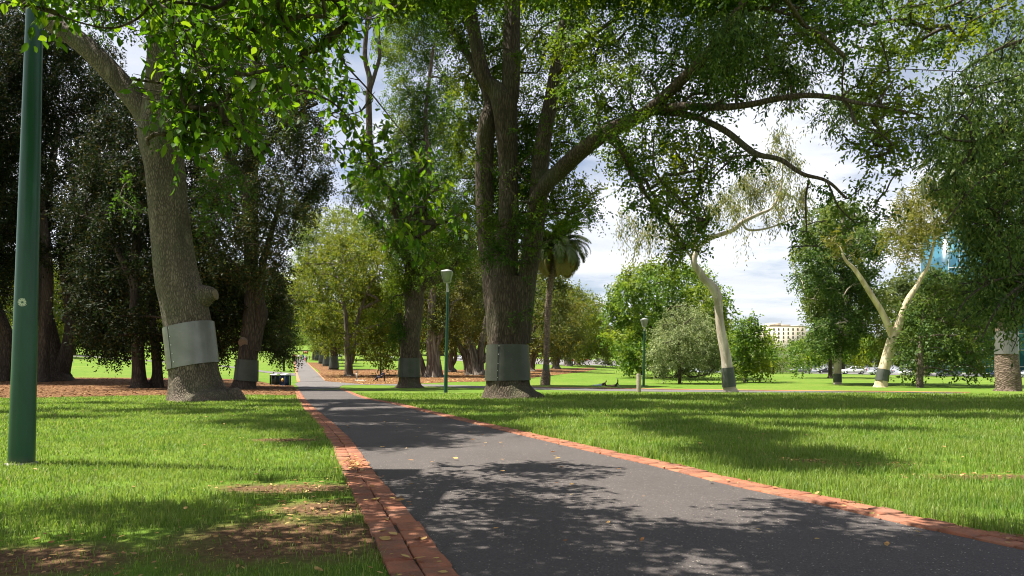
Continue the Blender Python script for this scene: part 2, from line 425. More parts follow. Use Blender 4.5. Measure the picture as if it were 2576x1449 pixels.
M['litter_shaded'] = leafmat('litter_shaded', [(.07, .034, .016), (.13, .065, .028), (.22, .12, .05), (.32, .20, .085), (.09, .045, .02), (.17, .085, .035)], .05, gloss=.1, rough=.8)  # litter colours darkened to paint in the evergreens' shade on the left bed
M['litter'] = leafmat('litter', [(.20, .09, .035), (.34, .18, .07), (.48, .30, .12), (.55, .42, .14), (.25, .12, .05), (.42, .25, .12)], .12, gloss=.2, rough=.7)

# ------------------------------------------------------------------ world and sun
W = bpy.data.worlds.new("World"); S.world = W; W.use_nodes = True
nt = W.node_tree; nt.nodes.clear(); N = NT(nt)
sky = N.n('TexSky', sky_type='NISHITA', sun_disc=False); EL = math.atan2(7.9, math.hypot(3.8, .65))
sky.sun_elevation = EL; sky.sun_rotation = math.atan2(-3.8, .65); sky.air_density = 1.0; sky.dust_density = 1.2; sky.altitude = 0
gv = N.n('TexCoord').outputs['Generated']
sx = N.n('SeparateXYZ', ins=dict(Vector=gv))
den = N.math('ADD', N.math('MAXIMUM', sx.outputs[2], 0.0), .12)
cv = N.n('CombineXYZ', ins=dict(X=N.math('DIVIDE', sx.outputs[0], den), Y=N.math('DIVIDE', sx.outputs[1], den), Z=.35))
cn = N.noise(N.mapping(cv.outputs[0], (1, 1, 1), (3.3, 1.7, 0)), .9, 9, .58)
cn2 = N.noise(N.mapping(cv.outputs[0], (1, 2.2, 1), (1.3, .4, 0)), .55, 6, .6)
msk = N.ramp(N.math('ADD', N.math('MULTIPLY', cn.outputs[0], .65), N.math('MULTIPLY', cn2.outputs[0], .35)), [(.405, .22), (.50, .80), (.60, 1)])
cc = N.ramp(cn2.outputs[0], [(.3, (7.4, 7.7, 8.6)), (.52, (9.6, 9.8, 10.3)), (.7, (11.5, 11.5, 11.6))])
cs = N.n('VectorMath', operation='SCALE', ins={0: (1, 1, 1)})
skyc = N.mix(1.0, sky.outputs[0], (1.0, 1.02, 1.08), 'MULTIPLY')
cov = N.ramp(sx.outputs[2], [(.30, 1), (.8, .35)])
bgc = N.mix(N.math('MULTIPLY', msk.outputs[0], cov.outputs[0]), skyc, (1, 1, 1))
mixn = bgc.node; nt.links.new(cc.outputs[0], mixn.inputs[7])
# ramp colours are limited to 0..1 in use: scale the cloud up afterwards
cc.color_ramp.elements[0].color = (.64, .67, .75, 1); cc.color_ramp.elements[1].color = (.83, .845, .89, 1); cc.color_ramp.elements[2].color = (.98, .98, .99, 1)
sc_ = N.n('VectorMath', operation='SCALE', ins={0: cc.outputs[0]}); sc_.inputs['Scale'].default_value = 11.0
nt.links.new(sc_.outputs[0], mixn.inputs[7])
bg = N.n('Background', ins=dict(Color=bgc, Strength=.05)); wo = N.n('OutputWorld'); nt.links.new(bg.outputs[0], wo.inputs[0])
sun = bpy.data.lights.new("sun", 'SUN'); sun.energy = 5.0; sun.angle = R(.47); sun.color = (1, .95, .86)
so = bpy.data.objects.new("sun", sun); COL.objects.link(so); so.rotation_euler = Vector(SHV).to_track_quat('-Z', 'Y').to_euler(); so.location = (-20, 5, 40)

S.view_settings.view_transform = 'Standard'; S.view_settings.look = 'None'; S.view_settings.gamma = 1; S.view_settings.exposure = 1.3
c_ = S.cycles; c_.use_denoising = True; c_.max_bounces = 8; c_.diffuse_bounces = 4; c_.glossy_bounces = 3; c_.transmission_bounces = 5; c_.transparent_max_bounces = 4
c_.sample_clamp_indirect = 8; c_.use_adaptive_sampling = True; c_.adaptive_threshold = .006; c_.filter_width = 1.05
S.render.engine = 'CYCLES'

# ------------------------------------------------------------------ ground, paths, kerbs, beds
def struct(o): o['kind'] = 'structure'; return o
def stuff(o): o['kind'] = 'stuff'; return o

ts = np.concatenate([np.linspace(-9, -1.2, 20), np.linspace(-1.15, 1.15, 231), np.linspace(1.2, 9, 20)])
ys = np.concatenate([[-80, -30, -8], 2 * np.power(1.03, np.arange(0, 215))])
YY, TT = np.meshgrid(ys, ts, indexing='ij'); XX = TT * np.maximum(YY, 8.0)
ZZ = terrain(XX, YY)
nc = len(ts); i = np.arange(len(ys) - 1)[:, None] * nc; j = np.arange(nc - 1)[None, :]
struct(build('lawn', np.stack([XX, YY, ZZ], -1).reshape(-1, 3), [np.stack([i + j, i + j + 1, i + nc + j + 1, i + nc + j], -1).reshape(-1, 4)], M['ground'], smooth=True))

def resample(P, n):
    P = np.asarray(P, float); s = np.concatenate([[0], np.cumsum(np.linalg.norm(np.diff(P, axis=0), axis=1))]); t = np.linspace(0, s[-1], n)
    return np.stack([np.interp(t, s, P[:, k]) for k in range(P.shape[1])], 1)

def strip(name, A, B, off, mat, n=60, m=6, px=True, bowl=0.0):
    A = resample(A, n); B = resample(B, n); V = []
    for a, b in zip(A, B):
        for k in np.linspace(0, 1, m):
            q = a * (1 - k) + b * k
            if px: p = ground(q[0], q[1], off)
            else: p = np.array((q[0], q[1], float(terrain(q[0], q[1])) + off))
            V.append(p)
    i = np.arange(n - 1)[:, None] * m; j = np.arange(m - 1)[None, :]
    return struct(build(name, V, [np.stack([i + j, i + j + 1, i + m + j + 1, i + m + j], -1).reshape(-1, 4)], mat))

GL = [ground(x, y) for x, y in [(1153, 1449), (1041, 1305), (938, 1183), (886, 1112), (839, 1066), (792, 1028), (769, 1005), (757, 988), (752, 980)]]
GL = [(p[0], p[1]) for p in GL]; GL = [(4.6, -11.0), (1.75, -2.5), (.75, .3)] + GL
GR = [ground(x, y) for x, y in [(2576, 1387), (2257, 1318), (2060, 1271), (1837, 1223), (1637, 1172), (1500, 1141), (1303, 1094), (1134, 1053), (1057, 1034), (980, 1015), (909, 1001), (870, 985), (853, 977)]]
GR = [(p[0], p[1]) for p in GR]; GR = [(8.6, -11.0), (5.2, -2.2), (3.95, 1.4)] + GR
GL = spline(np.array(GL), 8); GR = spline(np.array(GR), 8)
def xl(y): return np.interp(y, GL[:, 1], GL[:, 0])
def xr(y): return np.interp(y, GR[:, 1], GR[:, 0])
yy = np.concatenate([np.linspace(-11, 30, 80), np.linspace(31, min(GL[-1, 1], GR[-1, 1]), 30)])
strip('main_path', np.stack([xl(yy), yy], 1), np.stack([xr(yy), yy], 1), .006, M['asphalt'], 120, 5, px=False)
pl = (xl(yy[-1]), yy[-1]); pr = (xr(yy[-1]), yy[-1])
# junction apron and the far stretch of the path
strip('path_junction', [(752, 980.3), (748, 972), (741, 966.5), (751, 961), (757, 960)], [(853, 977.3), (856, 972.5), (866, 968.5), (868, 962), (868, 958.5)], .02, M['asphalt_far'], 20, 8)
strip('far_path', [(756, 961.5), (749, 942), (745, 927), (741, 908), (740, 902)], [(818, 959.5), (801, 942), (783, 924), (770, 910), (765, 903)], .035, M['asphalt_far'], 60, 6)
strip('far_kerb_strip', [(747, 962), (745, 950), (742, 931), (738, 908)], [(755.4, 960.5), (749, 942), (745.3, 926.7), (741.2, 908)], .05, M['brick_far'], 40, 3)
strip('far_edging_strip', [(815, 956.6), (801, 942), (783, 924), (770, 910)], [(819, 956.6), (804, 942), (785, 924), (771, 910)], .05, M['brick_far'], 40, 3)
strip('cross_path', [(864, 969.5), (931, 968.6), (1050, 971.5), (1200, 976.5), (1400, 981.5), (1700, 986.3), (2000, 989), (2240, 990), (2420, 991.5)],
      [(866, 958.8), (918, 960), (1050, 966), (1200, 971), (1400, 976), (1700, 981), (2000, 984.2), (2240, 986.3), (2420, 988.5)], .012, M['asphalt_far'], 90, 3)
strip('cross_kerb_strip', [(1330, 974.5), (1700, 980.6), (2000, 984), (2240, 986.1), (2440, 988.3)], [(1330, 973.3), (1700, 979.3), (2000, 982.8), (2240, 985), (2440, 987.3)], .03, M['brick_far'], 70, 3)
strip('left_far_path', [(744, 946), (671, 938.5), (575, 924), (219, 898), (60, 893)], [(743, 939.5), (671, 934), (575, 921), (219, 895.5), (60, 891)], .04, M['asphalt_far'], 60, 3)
strip('road', [(1120, 907), (1380, 917.5), (1520, 919.5), (1640, 926), (1900, 937.5), (2180, 942.5), (2400, 946.5), (2700, 951)],
      [(1120, 899), (1380, 903.5), (1520, 905), (1640, 914), (1900, 925.5), (2180, 931), (2400, 936), (2700, 940)], .05, M['road'], 90, 6)

def offs(P, d):
    T = np.gradient(P, axis=0); T /= np.linalg.norm(T, axis=1)[:, None]; Nn = np.stack([-T[:, 1], T[:, 0]], 1); return P + Nn * d

def kerb(name, P, side, w, dip):
    """two courses of bricks laid along the edge"""
    P = resample(P, 900); s = np.concatenate([[0], np.cumsum(np.linalg.norm(np.diff(P, axis=0), axis=1))])
    V = []; Fq = []; n = 0; r_ = np.random.default_rng(3)
    for c in range(2):
        a0, a1 = side * (c * w + .006), side * ((c + 1) * w - .004)
        E0, E1 = offs(P, a0), offs(P, a1); L = .215; k = 0; p = c * .1
        while p + L < s[-1]:
            l = L * (1 + .06 * r_.standard_normal()); g = .007 + .005 * r_.random()
            q = [np.array([np.interp(u, s, E[:, 0]), np.interp(u, s, E[:, 1])]) for u, E in ((p, E0), (p + l - g, E0), (p + l - g, E1), (p, E1))]
            z = .017 + .003 * r_.standard_normal() + .002 * r_.standard_normal(4) + (dip if c == 0 else 0)
            zz = [float(terrain(t[0], t[1])) for t in q]
            jit = r_.normal(0, .004, 2)
            top = [(t[0] + jit[0], t[1] + jit[1], max(.006, zk + zt)) for t, zk, zt in zip(q, z, zz)]; bot = [(a, b, zt - .03) for (a, b, _), zt in zip(top, zz)]
            ce = np.mean(top, 0); inn = [tuple(np.array(t) * .93 + ce * .07 + np.array((0, 0, .003))) for t in top]
            V += inn + top + bot
            Fq += [(n, n + 1, n + 2, n + 3)] + [(n + i, n + 4 + i, n + 4 + (i + 1) % 4, n + (i + 1) % 4) for i in range(4)] + [(n + 4 + i, n + 8 + i, n + 8 + (i + 1) % 4, n + 4 + (i + 1) % 4) for i in range(4)]
            n += 12; p += l
    struct(build(name, V, [np.array(Fq)], M['brick']))
    E = offs(P[::6], side * 2 * w)
    strip(name + '_bedding', P[::6], E, .003, M['mortar'], 150, 2, px=False)
    return E
LO = kerb('left_kerb', GL, 1, .165, .0)
RO = kerb('right_kerb', GR, -1, .15, .0)
def xlo(y): return np.interp(y, LO[:, 1], LO[:, 0])
def xro(y): return np.interp(y, RO[:, 1], RO[:, 0])

BEDL_near = [(-500, 1006), (0, 1003), (300, 997), (560, 993), (700, 995), (740, 996), (752, 993)]
BEDL_far = [(-500, 950), (0, 950), (300, 950.5), (560, 953), (640, 957), (690, 968), (738, 970)]
BEDR_near = [(818, 959.5), (921, 967.5), (1061, 965), (1139, 961), (1221, 960), (1327, 952), (1400, 943), (1471, 935), (1500, 929)]
BEDR_far = [(800, 940), (805, 929), (864, 930), (952, 929), (1058, 932), (1171, 930), (1296, 929), (1421, 927), (1495, 925)]
strip('mulch_bed', BEDL_near, BEDL_far, .02, M['mulch'], 60, 14)
strip('mulch_bed', BEDR_near, BEDR_far, .02, M['mulch'], 60, 12)
strip('mulch_bed', [(771, 912), (790, 925), (815, 942)], [(800, 912), (830, 923), (870, 936)], .018, M['mulch'], 30, 6)

# ------------------------------------------------------------------ leaves
def leaf_arrays(C, A, Nn, L, Wd, fine=False, bend=.25):
    """C base points, A axis, Nn normal (unit), L length, Wd width"""
    A = nrm(A); B = nrm(np.cross(Nn, A)); Nn = np.cross(A, B); L = L[:, None]; Wd = Wd[:, None]; n = len(C)
    if not fine:
        V = np.stack([C, C + A * L * .45 + B * Wd * .5 + Nn * L * .06, C + A * L - Nn * L * bend * .4, C + A * L * .45 - B * Wd * .5 + Nn * L * .06], 1)
        i = np.arange(n)[:, None] * 4
        return V.reshape(-1, 3), [i + np.array([[0, 1, 2, 3]])]
    def pt(s, w, up): return C + A * L * s + B * Wd * w + Nn * L * up
    V = np.stack([pt(0, 0, 0), pt(.22, .36, .03), pt(.55, .46, .0), pt(.82, .22, -.10 * bend * 3), pt(1.03, 0, -.20 * bend * 3), pt(.82, -.22, -.10 * bend * 3), pt(.55, -.46, .0), pt(.22, -.36, .03), pt(.25, 0, -.04), pt(.58, 0, -.06), pt(.82, 0, -.14 * bend * 3)], 1)
    i = np.arange(n)[:, None]
    tri = np.array([[0, 8, 1], [0, 7, 8], [10, 4, 3], [10, 5, 4]]); quad = np.array([[8, 9, 2, 1], [9, 10, 3, 2], [8, 7, 6, 9], [9, 6, 5, 10]])
    T = (i[:, :, None] * 11 + tri[None]).reshape(-1, 3); Q = (i[:, :, None] * 11 + quad[None]).reshape(-1, 4)
    return V.reshape(-1, 3), [T, Q]

def sprays(clumps, L, W, dens, k=12, tl=6.0, droop=.25, gap=.42, gapf=1.1, fine=False, seed=0, upb=.7, stems=None, hang=.3, shell=.45):
    """leaves in short sprays spread through ellipsoids; clumps = [(centre, radii)]"""
    r_ = np.random.default_rng(seed + 11); Vs = []; Fs = {}; n0 = 0; stem_pts = []
    P = []; O = []
    for c, r in clumps:
        c = np.asarray(c, float); r = np.asarray(r, float)
        area = math.pi * r[0] * max(r[2], .8 * r[0])
        nt_ = max(3, int(DM * dens * area / (.5 * L * W) / k))
        u = nrm(r_.standard_normal((nt_, 3))); rad = r_.random(nt_) ** shell
        q = u * rad[:, None]
        P.append(c + q * r); O.append(u)
    P = np.vstack(P); O = np.vstack(O)
    mean_r = np.mean([np.mean(r) for _, r in clumps])
    P0_ = P; nz = .65 * vnoise(P * gapf / mean_r + 7.3) + .35 * vnoise(P * gapf * 2.7 / mean_r)
    keep = nz > gap
    P = P[keep]; O = O[keep]; n = len(P); NL[0] += n * k
    if n == 0: return None
    D = nrm(O * .7 + r_.standard_normal((n, 3)) * .5 + np.array((0, 0, -droop)))
    tlen = L * tl * (.6 + .8 * r_.random(n))
    s = (np.arange(k) + .5) / k
    base = P[:, None, :] + D[:, None, :] * (tlen[:, None] * (s[None] - .5))[..., None]
    base = base + np.array((0, 0, -1.)) * (droop * .5 * tlen[:, None] * s[None] ** 2)[..., None]
    side = nrm(np.cross(D, nrm(r_.standard_normal((n, 3)))))
    sg = np.where(np.arange(k) % 2 == 0, 1., -1.)
    A = D[:, None, :] * .55 + side[:, None, :] * sg[None, :, None] * .9 + r_.standard_normal((n, k, 3)) * .35 + np.array((0, 0, -hang))
    A = A.reshape(-1, 3); C = base.reshape(-1, 3)
    Nn = nrm(np.array((0, 0, upb)) + r_.standard_normal(C.shape) * .55)
    l = L * (.6 + .7 * r_.random(len(C))); w = W * (.7 + .5 * r_.random(len(C)))
    V, F = leaf_arrays(C, A, Nn, l, w, fine)
    return V, F, (P, D, tlen)

def poisson_poly(poly, r, holes=(), seed=0, tries=4000):
    poly = np.asarray(poly, float); r_ = np.random.default_rng(seed + 5)
    def inside(p, Q):
        c = False; j = len(Q) - 1
        for i in range(len(Q)):
            if (Q[i][1] > p[1]) != (Q[j][1] > p[1]) and p[0] < (Q[j][0] - Q[i][0]) * (p[1] - Q[i][1]) / (Q[j][1] - Q[i][1]) + Q[i][0]: c = not c
            j = i
        return c
    lo, hi = poly.min(0), poly.max(0); out = []
    for _ in range(tries):
        p = lo + (hi - lo) * r_.random(2)
        if not inside(p, poly) or any(inside(p, np.asarray(h)) for h in holes): continue
        if all((p[0] - q[0]) ** 2 + (p[1] - q[1]) ** 2 > (r * .8) ** 2 for q in out): out.append(p)
    return out

DM = 2.3
NL = [0]
class Tree:
    def __init__(s, name, label, cat='tree', base=(0, 0), d=None, group=None, seed=1):
        s.g = ground(*base) if d is None else np.array(at(base[0], base[1], d))
        s.d = s.g[1]; s.root = thing(name, label, cat, s.g, group); s.skel = []; s.wood = MB(); s.clumps = []; s.seed = seed
        s.r = np.random.default_rng(seed)
    def limb(s, pts, n=12, lob=0, k=5, wob=.0, sink=0, keep=True, flute=0.0):
        """pts: (x, y, half width, depth offset) measured in the frame, at the tree's distance"""
        P = []; rad = []
        for q in pts:
            dd = s.d + (q[3] if len(q) > 3 else 0); P.append(at(q[0], q[1], dd)); rad.append(q[2] * dd / FPX)
        P = np.array(P)
        if sink: P = np.vstack([P[0] - np.array((0, 0, sink)), P]); rad = [rad[0] * 1.12] + rad
        Q = spline(np.column_stack([P, rad]), k); ra = np.maximum(Q[:, 3], .006)
        C = Q[:, :3].copy()
        if wob: C[1:] += (np.column_stack([vnoise(C[1:] * 1.3 + 3), vnoise(C[1:] * 1.3 + 9), vnoise(C[1:] * 1.3 + 17)]) - .5) * wob * ra[1:, None]
        ph = s.r.random() * 6
        def mult(t, th):
            m = 1 + 0 * t * th
            if lob: m = m + .20 * np.exp(-t / .07) * np.cos(lob * th + ph) + .10 * np.exp(-t / .06) * np.cos((lob + 3) * th + ph * 2) + .025 * np.cos(lob * th + ph)
            if flute: m = m + flute * (.6 + .8 * np.exp(-t / .25)) * np.cos(9 * th + ph + t * 2) + flute * .6 * np.cos(5 * th + ph * 3 + t * 3)
            return m + .03 * np.sin(3 * th + t * 14 + ph) + .02 * np.sin(7 * th - t * 23)
        s.wood.tube(C, ra, n, mult)
        if keep: s.skel.append(np.column_stack([C, ra]))
        return s
    def guard(s, y0, y1, mat, grow=1.06, rivets=None, tilt=0.0):
        K = s.skel[0]; 
        top, bot = at(CX, y0, s.d)[2], at(CX, y1, s.d)[2]
        zs = np.linspace(bot, top, 9); o = np.argsort(K[:, 2])
        C = np.stack([np.interp(zs, K[o, 2], K[o, 0]), np.interp(zs, K[o, 2], K[o, 1]), zs], 1); ra = np.interp(zs, K[o, 2], K[o, 3]) 
        ra = (ra * .35 + np.linspace(ra[0], ra[-1], 9) * .65) * grow + .008
        mb = MB(); n = 56
        V, Q, _ = tube(C, ra, n); V = V.reshape(9, n, 3)
        th = np.arctan2(V[:, :, 1] - C[:, None, 1], V[:, :, 0] - C[:, None, 0])
        V[:, :, 2] += tilt * (V[:, :, 0] - C[:, None, 0])
        jit = .012 * np.sin(2 * th + 1) * ra[:, None] + .010 * np.sin(5 * th); V[:, :, 0] += jit * np.cos(th); V[:, :, 1] += jit * np.sin(th)
        V2 = C[:, None, :] + (V - C[:, None, :]) * np.array((.985, .985, 1.))
        mb.add(V.reshape(-1, 3), Q); mb.add(V2.reshape(-1, 3), Q[:, ::-1])
        for a in (0, 8):
            ring = np.vstack([V[a], V2[a]]); mb.add(ring, [(i, (i + 1) % n, n + (i + 1) % n, n + i) for i in range(n)])
        js = int(n * .64); sw = 3                      # the sheet laps over itself in one seam
        A_ = C[:, None, :] + (V[:, [(js + q) % n for q in range(sw + 1)], :] - C[:, None, :]) * np.array((1.02, 1.02, 1.))
        B_ = C[:, None, :] + (A_ - C[:, None, :]) * np.array((.985, .985, 1.))
        i9 = np.arange(8)[:, None] * (sw + 1); j9 = np.arange(sw)[None, :]; Qs = np.stack([i9 + j9, i9 + j9 + 1, i9 + sw + 1 + j9 + 1, i9 + sw + 1 + j9], -1).reshape(-1, 4)
        mb.add(A_.reshape(-1, 3), Qs); mb.add(B_.reshape(-1, 3), Qs[:, ::-1])
        for col_ in (0, sw):
            ring = np.vstack([A_[:, col_], B_[:, col_]]); mb.add(ring, [(q, q + 1, 9 + q + 1, 9 + q) for q in range(8)])
        go = mb.out('trunk_guard', mat, s.root, True)
        if rivets:
            for fx, fy in rivets:
                mr = MB()
                zz = bot + (top - bot) * (1 - fy); cc_ = np.array([np.interp(zz, C[:, 2], C[:, k]) for k in range(3)]); rr = np.interp(zz, C[:, 2], ra)
                x = (fx - .5) * 2 * rr * .97; y = -math.sqrt(max(0, (rr * 1.012) ** 2 - x * x)); p = cc_ + np.array((x, y, 0))
                mr.tube([p + np.array((0, .01, 0)), p + np.array((0, -.012, 0))], [.022, .016], 8); ro = mr.out('rivet', M['rivet'], s.root); ro.parent = go
        return s
    def fill(s, poly, rpx, dr=(-2, 2), holes=(), flat=1.0, dz=None):
        for p in poisson_poly(poly, rpx, holes, s.seed + len(s.clumps)):
            s.clump(p[0], p[1], rpx * s.r.uniform(.75, 1.25), s.r.uniform(*dr), flat)
        return s
    def clump(s, x, y, rpx, dd=0.0, flat=1.0):
        d = s.d + dd; r = rpx * d / FPX
        s.clumps.append((at(x, y, d), np.array((r, r, r * flat)))); return s
    def world(s, p, r, times=2):
        for k in range(times): s.clumps.append((np.asarray(p) + (s.r.normal(0, .2, 3) * r * np.array((1, 1, .6)) if k else 0), np.array((r, r, r * .6))))
        return s
    def branches(s, rad=.05, sub=3, n=5, maxlen=1e9):
        """thin boughs from the nearest limb into every clump, with a few twigs"""
        if not s.skel: return s
        K = np.vstack(s.skel)
        K = K[K[:, 2] > s.g[2] + (K[:, 2].max() - s.g[2]) * .22]
        cl = s.clumps; C_ = np.array([c for c, _ in cl]); n_ = len(cl)
        def cost(pts, c): 
            dv = pts - c; return np.linalg.norm(dv, axis=-1) + np.maximum(0, dv[..., 2]) * 1.2
        best = np.array([cost(K[:, :3], c).min() for c in C_]); src = np.array([cost(K[:, :3], c).argmin() for c in C_]); par = np.full(n_, -1); done = np.zeros(n_, bool)
        order = []
        for _ in range(n_):                     # grow outwards: join each clump to the nearest wood or already joined clump
            i = int(np.argmin(np.where(done, 1e9, best))); done[i] = True; order.append(i)
            q = cost(C_[i][None], C_) * 1.15 + .3; up = (~done) & (q < best); best[up] = q[up]; par[up] = i
        load = np.ones(n_)
        for i in reversed(order):
            if par[i] >= 0: load[par[i]] += load[i]
        rr_ = rad * .55 * np.minimum(np.sqrt(load), 2.6)
        for i in order:
            c, r = cl[i]
            if par[i] >= 0: a = C_[par[i]]; r0 = min(rr_[i] * 1.05, rr_[par[i]])
            else: a = K[src[i], :3]; r0 = min(K[src[i], 3] * .6, rr_[i] * 1.3)
            l = np.linalg.norm(a - c)
            if s.d < 45 and l > 6.5: continue
            m = (a + c) / 2 + np.array((s.r.normal(0, .1) * l, s.r.normal(0, .1) * l, s.r.uniform(-.05, .12) * l))
            C = spline([a, m, c], 4); s.wood.tube(C, np.linspace(r0, min(r0, rr_[i]) * .75, len(C)), n, caps=False)
            for _ in range(sub):
                e = c + nrm(s.r.standard_normal(3)) * r * .8; st = C[s.r.integers(len(C) // 2, len(C))]
                Q = spline([st, (st + e) / 2 + s.r.normal(0, .08, 3) * l * .3, e], 3); s.wood.tube(Q, np.linspace(rad * .3, rad * .1, len(Q)), 4, caps=False)
        return s
    def finish(s, leafmat_, L, W, dens=.9, bark='bark_brown', stems=False, **kw):
        s.wood.out('trunk', M[bark] if isinstance(bark, str) else bark, s.root, True)
        if s.clumps:
            res = sprays(s.clumps, L, W, dens, seed=s.seed, **kw)
            if res:
                V, F, st = res
                if stems:
                    mb = MB(); P, D, tlen = st; k = np.arange(len(P))
                    a = P - D * (tlen * .5)[:, None]; b = P + D * (tlen * .5)[:, None]; w = stems
                    t = nrm(np.cross(D, np.array((0, 0, 1.)))) * w; u = np.array((0, 0, 1.)) * w
                    VV = np.stack([a - t, a + t, a + u * 1.6, b - t * .3, b + t * .3, b + u * .5], 1).reshape(-1, 3); i = k[:, None] * 6
                    VV[:, 2] -= .0
                    mb.add(VV, np.vstack([i + np.array([[0, 3, 4, 1]]), i + np.array([[1, 4, 5, 2]]), i + np.array([[2, 5, 3, 0]])])); mb.out('twigs', M['twig'], s.root)
                build('crown', V, F, M[leafmat_], s.root)
        return s

# ================================================================== TREES
def above(px, py, h): return max(h, (1 + .615 * ground(px, py)[1]) / .95)      # lifts the added shade-casting clumps out of view above the frame
# ---- big elm with a sagging silver guard, left of the path
t = Tree('elm_tree', 'leaning grey-barked elm with a shiny silver guard and sawn-off stub, left of the path', base=(497, 1008), seed=21)
t.limb([(499, 1009, 96), (497, 1000, 80), (494, 985, 67), (489, 950, 58), (485, 915, 55.5), (474, 820, 55), (462, 755, 53), (446, 697, 51), (431, 604, 47), (419, 500, 45.5), (413, 417, 46.5), (404, 345, 51), (405, 285, 44), (408, 220, 39), (408, 42, 31), (398, -150, 27), (420, -330, 18, -1)], 40, 6, 5, sink=.3)
t.limb([(398, 345, 34), (372, 296, 30), (330, 240, 28), (260, 160, 26), (190, 95, 25), (104, 37, 24), (0, -60, 20, -1.5), (-120, -160, 12, -3)], 18)
t.limb([(440, 300, 26), (480, 200, 15), (560, 60, 12, -2), (640, -80, 9, -4), (720, -200, 6, -7)], 10)
t.limb([(405, -60, 18), (300, -180, 12, -4), (200, -330, 9, -8)], 8)
# sawn-off stub: a short tapering spur with a pale cut face
t.limb([(455, 770, 46), (492, 752, 38), (522, 742, 25), (541, 741, 14.5)], 18, keep=False)
stub_a, stub_b = at(541, 741, t.d), at(544.5, 740.5, t.d)
mb = MB(); mb.tube([stub_a, stub_b], [13.6 * t.d / FPX, 13.2 * t.d / FPX], 16)
cut = mb.out('cut_stub', M['cut_wood'], t.root)
# sucker sprays and crown
for x, y, r_, dd in [(545, 470, 44, 1.5), (590, 440, 38, 1), (500, 500, 30, 1.5), (520, 560, 30, 1), (330, 450, 34, .5), (300, 500, 22, 0), (335, 525, 22, 0), (620, 470, 26, 1), (560, 530, 30, .5), (380, 330, 16, -1)]: t.clump(x, y, r_, dd, .7)
t.fill([(150, -380), (950, -380), (860, -60), (640, 90), (520, 170), (440, 60), (200, 40), (60, -100)], 62, (-4, 3))
for px, py in [(840, 1022), (800, 1036), (900, 1040), (985, 1032), (1060, 1040), (870, 1058), (960, 1052), (1060, 1062), (1150, 1058), (900, 1080), (990, 1092), (1090, 1082), (880, 1104), (960, 1110), (1185, 1082)]:  # unseen leaf clumps added to cast the shade bands on the path
    t.world(shade(px, py, above(px, py, 10.5) + 2.5 * random.random()), random.uniform(.95, 1.3), 6)
for px, py in [(60, 1018), (160, 1030), (240, 1014), (330, 1034), (420, 1030), (500, 1040), (570, 1034), (660, 1022), (690, 1048), (610, 1062), (760, 1048), (730, 1072), (300, 1016), (30, 1038), (700, 1010), (480, 1022), (140, 1052)]:  # more added clumps, shading the left lawn
    t.world(shade(px, py, above(px, py, 12) + 2 * random.random()), random.uniform(.8, 1.2), 4)
t.branches(.05, 3)
t.guard(819, 922, M['guard_silver'], 1.07, [(.3, .1), (.3, .3), (.31, .5), (.32, .7), (.33, .9)], tilt=.06)
t.finish('leaf_left', .17, .085, .85, 'bark_grey', k=14, gap=.38, droop=.35)

# ---- second tree behind the bins
t = Tree('oak_tree', 'dark-trunked tree with a dull grey guard and a sawn scar, beside the two bins', base=(615, 979), seed=22)
t.limb([(615, 979, 33), (616, 970, 28), (619, 950, 26), (622, 905, 24), (627, 860, 23), (632, 800, 20), (632, 740, 15), (632, 640, 17), (630, 560, 18), (627, 480, 20), (632, 400, 18), (634, 333, 14), (640, 220, 10), (650, 90, 7)], 24, 5, sink=.3)
t.limb([(635, 880, 20), (648, 830, 16), (658, 790, 15), (652, 740, 12), (662, 660, 9), (690, 560, 6), (715, 470, 4)], 12)
t.limb([(620, 470, 15), (600, 435, 12), (560, 370, 9), (521, 308, 7), (490, 230, 5)], 10)
t.limb([(636, 380, 10), (612, 300, 8), (604, 200, 6), (620, 80, 4)], 8)
t.limb([(636, 420, 9), (690, 340, 6), (740, 290, 4), (800, 260, 3)], 8)
c0 = at(612, 862, t.d - 22 * t.d / FPX); mb = MB(); mb.tube([c0 + np.array((0, .6, .35)), c0 + np.array((0, -.10, -.06))], [.42, .36], 16); mb.out('sawn_scar', M['cut_wood'], t.root)
t.fill([(500, 600), (520, 420), (540, 250), (640, 60), (760, 170), (800, 300), (830, 430), (790, 500), (770, 540), (730, 590), (700, 700), (560, 760)], 38, (-5, 5))
for x, y in [(818, 452), (800, 470), (775, 500), (752, 530), (740, 360), (800, 330)]: t.clump(x, y, 26, 0)
t.fill([(545, 900), (530, 780), (560, 700), (690, 690), (725, 760), (733, 850), (715, 895), (695, 910), (650, 880), (600, 850)], 30, (1, 6))
t.branches(.06, 2)
t.guard(905, 957, M['guard_green'], 1.10)
t.finish('leaf_rust', .22, .11, 1.0, 'bark_dark', k=12, gap=.40)

